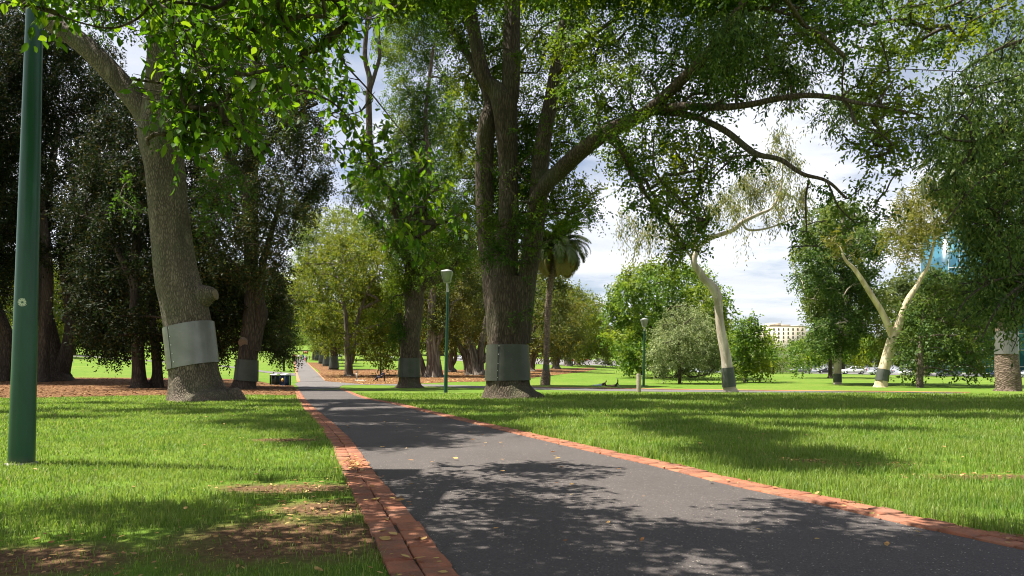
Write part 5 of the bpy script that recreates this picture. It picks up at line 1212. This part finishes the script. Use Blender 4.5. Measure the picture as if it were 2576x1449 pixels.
for x0, x1, y0, y1 in [(1930, 1990, 822, 816), (1938, 1966, 816, 812), (1999, 2016, 822, 818)]:
    p0, p1 = at(x0, y0, D_ + 3), at(x1, y1, D_ + 3); mb = MB(); mb.box(((p0[0] + p1[0]) / 2, D_ + 8, (zt + .56 + p1[2]) / 2), (p1[0] - p0[0], 8, p1[2] - zt - .56)); mb.out('roof_block', M['cream'], root)
mb = MB(); mb.tube([at(1966, 812, D_ + 6), at(1966, 807, D_ + 6)], [.15, .1], 6); mb.out('aerial', M['galv'], root)
for row in range(4):
    for col in range(10):
        x = 1911 + col * 12; y = 829 + row * 10
        c = at(x, y, D_); ww, hh = 1.0, 1.6
        mb = MB(); V = [(-ww / 2, -hh / 2), (ww / 2, -hh / 2), (ww / 2, hh * .3)] + [(ww / 2 * math.cos(a_), hh * .3 + ww / 2 * math.sin(a_)) for a_ in np.linspace(.3, math.pi - .3, 6)] + [(-ww / 2, hh * .3)]
        VV = [(c[0] + u, D_ - .12, c[2] + v) for u, v in V] + [(c[0] + u, D_ + .05, c[2] + v) for u, v in V]; n = len(V)
        mb.add(VV, [tuple(range(n))], [(i, n + i, n + (i + 1) % n, (i + 1) % n) for i in range(n)]); mb.out('window', M['window'], root)
D2 = 330.0
def glassmat():
    m, nt, out = newmat('blue_glass'); N = NT(nt); tc = N.n('TexCoord').outputs['Object']
    c = N.ramp(N.n('SeparateColor', ins=dict(Color=N.n('TexVoronoi', ins=dict(Vector=N.mapping(tc, (.35, .05, .22)), Scale=1.0)).outputs['Color'])).outputs[0], [(0, (.015, .07, .11)), (.5, (.03, .12, .17)), (1, (.07, .20, .25))])
    b = N.n('BsdfPrincipled', ins={'Base Color': c, 'Roughness': .15, 'Specular IOR Level': .8}); nt.links.new(b.outputs[0], out.inputs[0]); return m
M['blue_glass'] = glassmat()
root, xc, w, zb, zt = building('glass_tower', 'bright blue glass office tower glimpsed between the trees at the right', 2392, 2620, 905, 575, D2, M['blue_glass'], 10, 8, None, 22, False)
mb = MB()
for i in range(9): z = zb + (zt - zb) * (i + .6) / 9; mb.box((xc, D2 - .1, z), (w, .3, .5))
for i in range(9): x = xc - w / 2 + w * i / 8; mb.box((x, D2 - .08, (zb + zt) / 2), (.35, .22, zt - zb))
mb.out('mullion', M['lamp_cap'], root)
mb = MB(); mb.box((xc, D2 + 11, zt + .4), (w + .6, 22.6, .8)); mb.out('roof', M['lamp_cap'], root)
D3 = 380.0; c = at(1525, 905, D3); k = D3 / FPX; root = thing('floodlight_mast', 'slim lattice floodlight mast on the skyline right of the yellow-green figs', 'mast', (c[0], D3, float(terrain(c[0], D3))))
mb = MB()
zt = at(1525, 790, D3)[2]; zb = float(terrain(c[0], D3))
for sx_ in (-1, 1): mb.tube([(c[0] + sx_ * .8, D3, zb), (c[0] + sx_ * .35, D3, zt)], [.22, .14], 6)
for i in range(12): z0, z1 = zb + (zt - zb) * i / 12, zb + (zt - zb) * (i + 1) / 12; sg = 1 if i % 2 else -1; mb.tube([(c[0] - sg * .7, D3, z0), (c[0] + sg * .6, D3, z1)], [.1, .1], 5)
mb.out('mast', M['fence'], root)
mb = MB(); z = at(1525, 824, D3)[2]; mb.box((c[0] + 3, D3, z), (13, .6, .9)); mb.out('gantry', M['fence'], root)
c = at(1540, 905, D3 + 10); root = thing('stadium_stand', 'low grey stadium stand beside the floodlight mast', 'building', (c[0], D3 + 10, float(terrain(c[0], D3 + 10)))); z = at(1530, 829, D3 + 10)[2]
mb = MB(); mb.box((c[0] + 6, D3 + 16, z * .5), (26, 12, z - 0)); mb.out('wall', M['concrete'], root); mb = MB(); mb.box((c[0] + 6, D3 + 14, z + .6), (29, 18, .8)); mb.out('roof', M['fence'], root)

# ================================================================== CARS
def car(label, x, y, wpx, col, yaw=0.0, flip=False, hatch=False, name='parked_car', grp='cars parked along the road', cat='car'):
    g = ground(x, y); k = g[1] / FPX; L = wpx * k / max(.5, abs(math.cos(yaw))); sc = L / 4.4
    root = thing(name, label, cat, g, grp); rm = rotz(yaw + (math.pi if flip else 0))
    def W_(P): return g + (np.array(P, float) * sc) @ rm.T
    roof = [(-2.16, .78), (-2.12, .92), (-1.5, .98), (-.65, 1.02)]
    # body: cross sections along x (front at -x): (x, bottom, belt height, half width)
    sec = [(-2.2, .42, .62, .62), (-2.12, .28, .78, .76), (-1.7, .22, .90, .84), (-.75, .20, .98, .87), (.4, .20, 1.0, .88), (1.3, .22, 1.02, .86), (1.95, .28, 1.0 if not hatch else .98, .80), (2.18, .40, .86, .68)]
    V = []; n = 10
    for x_, zb_, zt_, hw in sec:
        prof = [(-.72, 0), (-.97, .16), (-1, .5), (-.96, .82), (-.78, 1), (.78, 1), (.96, .82), (1, .5), (.97, .16), (.72, 0)]
        V += [(x_, p * hw, zb_ + (zt_ - zb_) * q) for p, q in prof]
    Fq = []
    for i in range(len(sec) - 1): Fq += [(i * n + j, i * n + (j + 1) % n, (i + 1) * n + (j + 1) % n, (i + 1) * n + j) for j in range(n)]
    mb = MB(); m_ = len(sec) - 1; mb.add(W_(V), Fq, [tuple(reversed(range(n))), tuple(m_ * n + j for j in range(n))]); mb.out('body', M['car_' + col], root, True)
    cab = [(-.95, .70, .99, .80), (-.2, 1.0, 1.44, .64), (.75, 1.0, 1.46, .64), (1.25 if not hatch else 1.55, 1.0, 1.36 if not hatch else 1.38, .62), (1.85 if not hatch else 2.02, .98, 1.02 if not hatch else 1.0, .72)]
    V = []
    for x_, a_, zt_, hw in cab: V += [(x_, -.80, .985), (x_, -hw, zt_), (x_, hw, zt_), (x_, .80, .985)]
    Fq = []
    for i in range(4): Fq += [(i * 4 + j, i * 4 + j + 1, i * 4 + 5 + j, i * 4 + 4 + j) for j in range(3)]
    mb = MB(); mb.add(W_(V), Fq); mb.out('roof', M['car_' + col], root, False)
    # glass set just proud of the cabin
    def pane(q, nm):
        q = np.array(q, float); c_ = q.mean(0); q = c_ + (q - c_) * .86; nn = nrm(np.cross(q[1] - q[0], q[2] - q[0])); ctr = np.array((.4, 0, 1.1)); nn = nn * np.sign(nn @ (c_ - ctr)) * .015
        m2 = len(q); mb = MB(); VV = np.vstack([q + nn, q - nn]); mb.add(W_(VV), [tuple(range(m2))], [(i, (i + 1) % m2, m2 + (i + 1) % m2, m2 + i) for i in range(m2)]); return mb.out(nm, M['glass_dark'], root)
    Va = np.array(V).reshape(5, 4, 3)
    pane([Va[0, 0], Va[0, 3], Va[1, 2], Va[1, 1]], 'windscreen'); pane([Va[3, 1], Va[3, 2], Va[4, 3], Va[4, 0]], 'rear_window')
    for sd, (lo, hi) in enumerate(((0, 1), (3, 2))):
        pane([Va[0, lo] + (.15, 0, 0), Va[1, hi], Va[2, hi] * .55 + Va[1, hi] * .45, Va[2, lo] * .55 + Va[1, lo] * .45], 'side_window')
        pane([Va[2, lo] * .5 + Va[1, lo] * .5, Va[2, hi] * .5 + Va[1, hi] * .5, Va[3, hi], Va[3, lo] * .7 + Va[4, lo] * .3], 'side_window')
    for x_ in (-1.38, 1.32):
        for sd in (-1, 1):
            mb = MB(); mb.tube(W_([(x_, sd * .70, .32), (x_, sd * .80, .32), (x_, sd * .90, .32)]), [.31 * sc, .32 * sc, .30 * sc], 20); wo_ = mb.out('tyre', M['tyre'], root, False); wo_.name = 'wheel'
            mb = MB(); mb.tube(W_([(x_, sd * .88, .32), (x_, sd * .915, .32)]), [.20 * sc, .17 * sc], 12); ro = mb.out('rim', M['rim'], root); ro.parent = wo_
    for sd in (-1, 1):
        mb = MB(); mb.box(W_((-2.13, sd * .60, .66)), (.12 * sc, .30 * sc, .13 * sc), rm); mb.out('headlight', M['headlight'], root)
        mb = MB(); mb.box(W_((2.08, sd * .66, .84)), (.14 * sc, .20 * sc, .22 * sc if not hatch else .42 * sc), rm); mb.out('taillight', M['taillight'], root)
    return root
RY = R(-14)
car('small white car parked at the road, left of the grey saloon', 1957, 937, 36, 'white', RY)
car('grey saloon parked between the small white car and the low spreading tree', 2013, 938.3, 50, 'grey', RY)
car('dark car half hidden behind the low spreading tree trunk', 2080, 939.5, 42, 'black', RY)
car('white hatchback with tall red tail lights, left of the forked gum', 2146, 941.3, 58, 'white', RY, hatch=True)
car('silver-grey car parked behind the base of the forked gum', 2215, 943, 54, 'silver', RY)
car('white car glimpsed through the skirts of the dense dark tree', 2290, 944.5, 50, 'white', RY)
car('grey car parked under the dense dark tree, left of the thick palm', 2386, 946.5, 50, 'grey', RY)
car('navy car parked just left of the thick palm', 2507, 949, 52, 'navy', RY)
car('silver car parked right of the thick palm at the edge of the view', 2586, 950, 60, 'silver', RY)
car('teal van-like car on the far side of the road beyond the grey saloon', 2042, 934.5, 32, 'teal', RY, hatch=True)
car('white car seen between the white-trunked gum and the small round-topped tree', 1858, 935.5, 38, 'white', RY)
car('white car behind the broad bright elm on the right', 1780, 932, 38, 'white', RY)
car('dark purple car driving on the road right of the figs', 1525, 917.5, 30, 'purple', R(-5), name='car', grp='cars on the far road')
car('white car on the far side of the road behind the dark purple one', 1502, 909.5, 22, 'white', R(-5), name='car', grp='cars on the far road')
car('red car between two fig trunks right of the palm', 1438, 910, 22, 'red', R(-5), name='car', grp='cars on the far road')
car('red car right of the flared fig trunk on the far road', 1470, 908.5, 22, 'red', R(-5), flip=True, name='car', grp='cars on the far road')
car('dark car just right of the palm trunk on the far road', 1388, 911, 24, 'black', R(-5), name='car', grp='cars on the far road')
car('white car between the lamp post and the multi-stemmed fig', 1153, 903.5, 26, 'white', 0, name='car', grp='cars beyond the far lawn')
car('silver car between the twisted fig and the multi-stemmed fig', 1166, 905.5, 22, 'silver', 0, flip=True, name='car', grp='cars beyond the far lawn')
car('white car beyond the lawn left of the pale forked fig trunk', 849, 898, 24, 'white', 0, name='car', grp='cars beyond the far lawn')
car('white car beyond the lawn right of the thin distant lamp post', 978, 902.5, 26, 'white', 0, flip=True, name='car', grp='cars beyond the far lawn')
car('blue car showing through the evergreen leaves left of the silver-guarded elm', 296, 876, 18, 'navy', 0, name='car', grp='cars beyond the far lawn')

# ================================================================== PEOPLE
def skin_mesh(name, J, E, mat, parent, root_i=0, sub=2):
    """J: list of (x,y,z,r); E: edges. Grown with a skin modifier, then frozen."""
    me = bpy.data.meshes.new(name); me.from_pydata([j[:3] for j in J], E, []); o = bpy.data.objects.new(name, me); COL.objects.link(o)
    m = o.modifiers.new('skin', 'SKIN'); m.use_smooth_shade = True
    for i, j in enumerate(J):
        v = me.skin_vertices[0].data[i]; v.radius = (j[3], j[3]); v.use_root = (i == root_i)
    s = o.modifiers.new('sub', 'SUBSURF'); s.levels = sub; s.render_levels = sub
    dg = bpy.context.evaluated_depsgraph_get(); nm = bpy.data.meshes.new_from_object(o.evaluated_get(dg)); bpy.data.objects.remove(o); bpy.data.meshes.remove(me)
    nm.materials.clear(); nm.materials.append(mat); o = bpy.data.objects.new(name, nm); COL.objects.link(o); o.parent = parent; return o

BASE = dict(pelvis=(0, 0, .95), waist=(0, 0, 1.1), chest=(0, 0, 1.32), neck=(0, .01, 1.47), head=(0, -.02, 1.60), crown=(0, 0, 1.71),
            shL=(-.17, 0, 1.40), elL=(-.23, .02, 1.13), wrL=(-.24, -.06, .90), haL=(-.24, -.09, .80), hipL=(-.09, 0, .92), knL=(-.10, -.03, .50), anL=(-.10, .02, .09), toL=(-.11, -.15, .03),
            shR=(.17, 0, 1.40), elR=(.23, .02, 1.13), wrR=(.24, -.06, .90), haR=(.24, -.09, .80), hipR=(.09, 0, .92), knR=(.10, -.03, .50), anR=(.10, .02, .09), toR=(.11, -.15, .03))
RAD = dict(pelvis=.13, waist=.115, chest=.13, neck=.055, head=.085, crown=.07, sh=.065, el=.042, wr=.03, ha=.032, hip=.09, kn=.058, an=.04, to=.035)
LINKS = [('pelvis', 'waist'), ('waist', 'chest'), ('chest', 'neck'), ('neck', 'head'), ('head', 'crown')] + [(a_ + s_, b_ + s_) for s_ in 'LR' for a_, b_ in (('sh', 'el'), ('el', 'wr'), ('wr', 'ha'), ('hip', 'kn'), ('kn', 'an'), ('an', 'to'))] + [('chest', 'shL'), ('chest', 'shR'), ('pelvis', 'hipL'), ('pelvis', 'hipR')]
def person(label, g, scale, pose=None, yaw=0.0, top='navy', legs='black', hair='hair_dark', shoes='black', shorts=False, sub=2, sleeves=True, group=None):
    root = thing('person', label, 'person', g, group); root.rotation_euler = (0, 0, yaw); root.scale = (scale,) * 3
    P = dict(BASE); P.update(pose or {})
    def make(name, links, grow, mat, ri, rads=None):
        ks = []; 
        for a_, b_ in links:
            for q in (a_, b_):
                if q not in ks: ks.append(q)
        J = []
        for q in ks:
            rr = RAD.get(q, RAD.get(q[:-1])); J.append((*P[q], (rads or {}).get(q, rr) + grow))
        return skin_mesh(name, J, [(ks.index(a_), ks.index(b_)) for a_, b_ in links], mat, root, ks.index(ri), sub)
    make('body', LINKS, 0, M['p_skin'], 'pelvis')
    def lerp(a_, b_, t_): return tuple(np.array(P[a_]) * (1 - t_) + np.array(P[b_]) * t_)
    for s_ in 'LR': P['sl' + s_] = lerp('el' + s_, 'wr' + s_, .7) if sleeves else lerp('sh' + s_, 'el' + s_, .75); P['cu' + s_] = lerp('kn' + s_, 'an' + s_, .85) if not shorts else lerp('hip' + s_, 'kn' + s_, .85); P['co'] = lerp('chest', 'neck', .6)
    P['hem'] = lerp('pelvis', 'waist', .1)
    lk = [('hem', 'waist'), ('waist', 'chest'), ('chest', 'co')] + sum([[('chest', 'sh' + s_)] + ([('sh' + s_, 'el' + s_), ('el' + s_, 'sl' + s_)] if sleeves else [('sh' + s_, 'sl' + s_)]) for s_ in 'LR'], [])
    make('shirt', lk, .018, M['p_' + top], 'waist', {'hem': .135, 'co': .07, 'slL': .038, 'slR': .038})
    lk = [('pelvis', 'hipL'), ('pelvis', 'hipR')] + sum([([('hip' + s_, 'kn' + s_), ('kn' + s_, 'cu' + s_)] if not shorts else [('hip' + s_, 'cu' + s_)]) for s_ in 'LR'], [])
    make('shorts' if shorts else 'trousers', lk, .018, M['p_' + legs], 'pelvis', {'cuL': .055, 'cuR': .055})
    hd = np.array(P['head']); cr = np.array(P['crown']); nk = np.array(P['neck']); ax = nrm(cr - nk); P['h1'] = tuple(hd + ax * .03 + np.array((0, .03, 0))); P['h2'] = tuple(cr + ax * .005 + np.array((0, .01, 0)))
    make('hair', [('h1', 'h2')], .012, M['p_' + hair], 'h1', {'h1': .085, 'h2': .065})
    for s_ in 'LR':
        make('shoe', [('an' + s_, 'to' + s_)], .014, M['p_' + shoes], 'an' + s_)
    return root
def walk(ph, arm=.25):
    s_ = math.sin(ph); return dict(knL=(-.10, -.05 - .16 * s_, .51), anL=(-.10, .05 - .26 * s_, .10 + .05 * abs(s_)), toL=(-.11, -.12 - .26 * s_, .04 + .02 * abs(s_)), knR=(.10, -.05 + .16 * s_, .51), anR=(.10, .05 + .26 * s_, .10), toR=(.11, -.12 + .26 * s_, .03),
        elL=(-.24, .02 + .10 * s_, 1.14), wrL=(-.25, -.05 + arm * s_, .93), haL=(-.25, -.08 + arm * 1.2 * s_, .84), elR=(.24, .02 - .10 * s_, 1.14), wrR=(.25, -.05 - arm * s_, .93), haR=(.25, -.08 - arm * 1.2 * s_, .84))
crowd = [(737.5, 906, 15, 'orange', 'black', 'hair_dark', 'walker in an orange-brown top at the far end of the path, leftmost of the group'), (741.5, 906.5, 16, 'rust', 'black', 'hair_brown', 'walker in a rust top, second from the left in the far group'), (746, 907, 17, 'tan', 'brown', 'hair_fair', 'fair-haired walker in a tan top in the far group on the path'),
         (751.5, 907.2, 16.5, 'white', 'black', 'hair_dark', 'walker in a white shirt and dark trousers in the middle of the far group'), (757.5, 909, 18, 'tan', 'black', 'hair_brown', 'tall walker in a pale top and black trousers, front of the far group'), (762, 905.5, 15, 'teal', 'denim', 'hair_dark', 'walker in a teal top behind the others in the far group'),
         (767, 909.8, 16, 'light', 'pink', 'hair_fair', 'walker in a light top and pink trousers near the right kerb of the far path'), (771, 913, 17, 'navy', 'navy', 'hair_brown', 'walker in dark navy, nearest and rightmost of the far group')]
for i, (x, y, h, tp, lg, hr, lab) in enumerate(crowd):
    g = ground(x, y, .04); person(lab, g, h * g[1] / FPX / 1.74, walk(i * 1.3 + .4), yaw=[0, .2, -.1, 3.1, .1, 3.0, .1, .0][i], top=tp, legs=lg, hair=hr, sub=1, group='walkers at the far end of the path')
# man reclining on a bench in the mulch
gs, kb = bench('low backless bench seat under the reclining man, in the mulch', 958, 960, 22, R(0), 'black', False)
sit = dict(pelvis=(0, 0, .55), waist=(.10, 0, .68), chest=(.22, 0, .88), neck=(.28, -.01, 1.02), head=(.31, -.03, 1.15), crown=(.32, -.02, 1.26), shL=(.22, -.17, .95), elL=(.33, -.26, .74), wrL=(.16, -.22, .66), haL=(.08, -.20, .64), shR=(.22, .17, .95), elR=(.36, .26, .80), wrR=(.36, .2, 1.02), haR=(.36, .14, 1.10),
           hipL=(-.03, -.09, .53), knL=(-.42, -.10, .47), anL=(-.72, -.10, .12), toL=(-.86, -.10, .10), hipR=(-.03, .09, .53), knR=(-.43, .10, .44), anR=(-.76, .10, .10), toR=(-.90, .10, .07))
g = ground(958, 960); person('man in dark navy clothes reclining on a bench beside the thin distant lamp post', g + np.array((0, 0, .02)), 1.0 * 27 * g[1] / FPX / 1.22, sit, 0, 'navy', 'navy', 'hair_dark', sub=2)
# two people lying on the sunny lawn
lie = dict(pelvis=(-.05, 0, .12), waist=(.12, 0, .14), chest=(.34, 0, .26), neck=(.47, 0, .38), head=(.52, 0, .50), crown=(.54, .01, .60), shL=(.36, -.17, .30), elL=(.46, -.24, .05), wrL=(.66, -.16, .05), haL=(.75, -.12, .06), shR=(.36, .17, .30), elR=(.46, .24, .05), wrR=(.66, .16, .05), haR=(.75, .12, .06),
           hipL=(-.08, -.09, .11), knL=(-.50, -.10, .08), anL=(-.90, -.10, .09), toL=(-1.03, -.10, .05), hipR=(-.08, .09, .11), knR=(-.50, .10, .08), anR=(-.90, .12, .09), toR=(-1.03, .12, .05))
g = ground(1513, 971); person('person with dark hair lying propped on the elbows on the sunny lawn, pale trousers', g, 1.3 * 36 * g[1] / FPX / 2.0, lie, 0, 'brown', 'light', 'hair_dark', 'light')
lie2 = dict(pelvis=(.02, 0, .11), waist=(-.16, 0, .12), chest=(-.38, 0, .13), neck=(-.54, 0, .15), head=(-.66, 0, .18), crown=(-.77, 0, .18), shL=(-.42, -.17, .12), elL=(-.34, -.30, .10), wrL=(-.16, -.22, .22), haL=(-.10, -.14, .24), shR=(-.42, .17, .12), elR=(-.34, .30, .10), wrR=(-.16, .22, .22), haR=(-.1, .14, .24),
            hipL=(.06, -.09, .12), knL=(.34, -.10, .48), anL=(.40, -.10, .08), toL=(.54, -.1, .05), hipR=(.06, .09, .12), knR=(.38, .10, .52), anR=(.36, .04, .95), toR=(.30, .03, 1.08))
g = ground(1547, 972.5); person('person in black trousers lying on the back with one leg raised on the sunny lawn', g, 1.25 * 22 * g[1] / FPX / 1.35, lie2, 0, 'tan', 'black', 'hair_dark', 'white')
# children on the far left lawn
g = ground(168, 948); person('small boy in a bright blue shirt and orange-brown trousers beside the evergreen root', g, 36 * g[1] / FPX / 1.74, None, .3, 'blue', 'rust', 'hair_dark', 'brown', sleeves=False)
sg_ = dict(pelvis=(0, 0, .13), waist=(-.02, .02, .28), chest=(-.02, 0, .50), neck=(-.01, -.02, .65), head=(0, -.05, .77), crown=(0, -.04, .88), shL=(-.18, 0, .57), elL=(-.26, -.12, .34), wrL=(-.14, -.34, .30), haL=(-.08, -.42, .28), shR=(.16, 0, .57), elR=(.24, -.12, .34), wrR=(.14, -.34, .30), haR=(.08, -.42, .28),
           hipL=(-.09, -.02, .12), knL=(-.32, -.34, .24), anL=(.02, -.46, .07), toL=(.12, -.52, .05), hipR=(.09, -.02, .12), knR=(.32, -.34, .24), anR=(-.02, -.40, .10), toR=(-.12, -.46, .07))
g = ground(170, 911); person('person in a bright pink top sitting on the far left lawn', g, 12.5 * g[1] / FPX / .95, sg_, .4, 'pink', 'black', 'hair_dark')
g = ground(182, 911.5); person('person in dark clothes sitting on the far left lawn beside the one in pink', g, 11.5 * g[1] / FPX / .95, sg_, -.5, 'black', 'white', 'hair_brown')

# ================================================================== GRASS AND FALLEN LEAVES
def soil_mask(X, Y):
    m = np.zeros_like(X)
    for cx, cy, rx, ry in SOIL: m = np.maximum(m, np.clip(1.25 - np.sqrt(((X - cx) / rx) ** 2 + ((Y - cy) / ry) ** 2), 0, 1))
    nz = vnoise(np.stack([X * 2.1 + 5, Y * 2.1 + 5, 0 * X + .5], 1)) - .5
    return np.clip((m + nz * .9) * 1.6, 0, 1)
def poly_in(X, Y, P):
    c = np.zeros(len(X), bool); j = len(P) - 1
    for i in range(len(P)):
        xi, yi, xj, yj = P[i][0], P[i][1], P[j][0], P[j][1]
        c ^= ((yi > Y) != (yj > Y)) & (X < (xj - xi) * (Y - yi) / (yj - yi + 1e-12) + xi); j = i
    return c
bedL = [ground(*q)[:2] for q in resample(BEDL_near, 40)] + [ground(*q)[:2] for q in resample(BEDL_far, 40)[::-1]]
bedR = [ground(*q)[:2] for q in resample(BEDR_near, 40)] + [ground(*q)[:2] for q in resample(BEDR_far, 40)[::-1]]
crossN = np.array([ground(*q)[:2] for q in resample([(864, 969.5), (931, 968.6), (1050, 971.5), (1200, 976.5), (1400, 981.5), (1700, 986.3), (2000, 989), (2240, 990), (2420, 991.5), (2700, 995)], 60)])
gr = np.random.default_rng(99)
Vg = []; NB = 0; C_all = []
for y0, y1, dens, hgt, wid in [(2.6, 5.5, 3600, .055, .0045), (5.5, 8, 2400, .060, .006), (8, 12, 1250, .065, .008), (12, 18, 600, .07, .012), (18, 27, 230, .085, .019), (27, 40, 80, .085, .03)]:
    half = .80 * y1 + .6; area = 2 * half * (y1 - y0); n = int(area * dens)
    X = gr.uniform(-half, half, n); Y = gr.uniform(y0, y1, n)
    ok = (np.abs(X) < .80 * Y + .6) & ((X < xlo(Y) - .0 + .02 * gr.standard_normal(n)) | (X > xro(Y) - .03 + .03 * gr.standard_normal(n))) & ~poly_in(X, Y, bedL)
    cn_y = np.interp(X, crossN[:, 0], crossN[:, 1]); ok &= (Y < cn_y) | (X < xlo(Y))
    sm = soil_mask(X, Y); ok &= gr.random(n) > sm * .86
    tuft = vnoise(np.stack([X * 3.0, Y * 3.0, 0 * X + 2.5], 1)); ok &= gr.random(n) < .35 + 1.1 * tuft
    X, Y, sm, tuft = X[ok], Y[ok], sm[ok], tuft[ok]; n = len(X)
    edge = np.minimum(np.abs(X - xlo(Y)), np.abs(X - xro(Y)))
    big = vnoise(np.stack([X * .6, Y * .6, 0 * X + 8.5], 1))
    dl = np.where(X > 0, 1.2, .82)
    h = hgt * (.45 + .9 * gr.random(n)) * (.55 + .6 * tuft + .45 * big) * (1 - .45 * sm) * (1 + .5 * np.exp(-edge / .12)) * dl
    az = gr.uniform(0, 2 * np.pi, n); lean = np.abs(gr.normal(.35, .28, n)); b_ = np.stack([np.cos(az), np.sin(az), 0 * az], 1); s_ = np.stack([-np.sin(az), np.cos(az), 0 * az], 1)
    # half the blades turn broad side on
    w = wid * (.7 + .6 * gr.random(n)); P0 = np.stack([X, Y, terrain(X, Y)], 1); up = np.array((0, 0, 1.))
    P1 = P0 + up * (h * .55)[:, None] + b_ * (h * lean * .3)[:, None]; P2 = P0 + up * (h * (1 - .25 * lean))[:, None] + b_ * (h * lean * 1.05)[:, None]
    Vg.append(np.stack([P0 - s_ * w[:, None] * .5, P0 + s_ * w[:, None] * .5, P1 + s_ * w[:, None] * .42, P1 - s_ * w[:, None] * .42, P2], 1).reshape(-1, 3)); NB += n
V = np.vstack(Vg); i = np.arange(NB)[:, None] * 5
o = build('grass', V, [i + np.array([[0, 1, 2, 3]]), i + np.array([[3, 2, 4]])], M['grass']); stuff(o)
print('grass blades', NB)

def litter(name, X, Y, L, seed, zoff, mat='litter'):
    r_ = np.random.default_rng(seed); n = len(X); C = np.stack([X, Y, terrain(X, Y) + zoff + r_.random(n) * .012], 1); az = r_.uniform(0, 6.28, n)
    A = np.stack([np.cos(az), np.sin(az), r_.normal(.05, .12, n)], 1); Nn = nrm(np.stack([r_.normal(0, .25, n), r_.normal(0, .25, n), np.ones(n)], 1)); l = L * (.5 + .9 * r_.random(n))
    V, F_ = leaf_arrays(C, A, Nn, l, l * (.38 + .25 * r_.random(n)), True, bend=.05); return stuff(build(name, V, F_, M[mat]))
r_ = np.random.default_rng(4)
X, Y = [], []
for _ in range(80): y = r_.uniform(3.2, 16); X.append(r_.uniform(xl(y), xr(y))); Y.append(y)
for _ in range(130):
    y = 3.2 + 20 * r_.random() ** 1.6; X.append(xl(y) - r_.uniform(-.05, .33)); Y.append(y)
for _ in range(90): y = 3.6 + 14 * r_.random() ** 1.4; X.append(xr(y) + r_.uniform(-.05, .3)); Y.append(y)
for _ in range(130): X.append(r_.normal(-1.88, .05) + 0); Y.append(r_.normal(7.55, .32)); X[-1] = xl(Y[-1]) - abs(r_.normal(.20, .07))
litter('fallen_leaves', np.array(X), np.array(Y), .055, 5, .026)
X = []; Y = []
for cx, cy, rx, ry in SOIL[:8]:
    for _ in range(130): X.append(r_.normal(cx, rx * .55)); Y.append(abs(r_.normal(cy, ry * .6)))
X = np.array(X); Y = np.array(Y); ok = ((X < xlo(Y)) | (X > xro(Y) + .05)) & (Y > 2)
litter('leaf_litter', X[ok], Y[ok], .038, 6, .012)
X = r_.uniform(-12, 14, 500); Y = r_.uniform(3.5, 22, 500); ok = (X < xlo(Y)) | (X > xro(Y) + .05)
litter('lawn_leaves', X[ok], Y[ok], .05, 8, .05)
def scatter_poly(P, n, seed):
    P = np.array(P); r2 = np.random.default_rng(seed); X = r2.uniform(P[:, 0].min(), P[:, 0].max(), n); Y = P[:, 1].min() + (P[:, 1].max() - P[:, 1].min()) * r2.random(n) ** 1.5; ok = poly_in(X, Y, P); return X[ok], Y[ok]
X, Y = scatter_poly(bedL, 26000, 1); ok = X > -60; litter('mulch_leaves', X[ok], Y[ok], .16, 9, .03, 'litter_shaded')
X, Y = scatter_poly(bedR, 26000, 2); ok = Y < 110; litter('mulch_leaves', X[ok], Y[ok], .2, 10, .03)
print('leaves', NL[0])
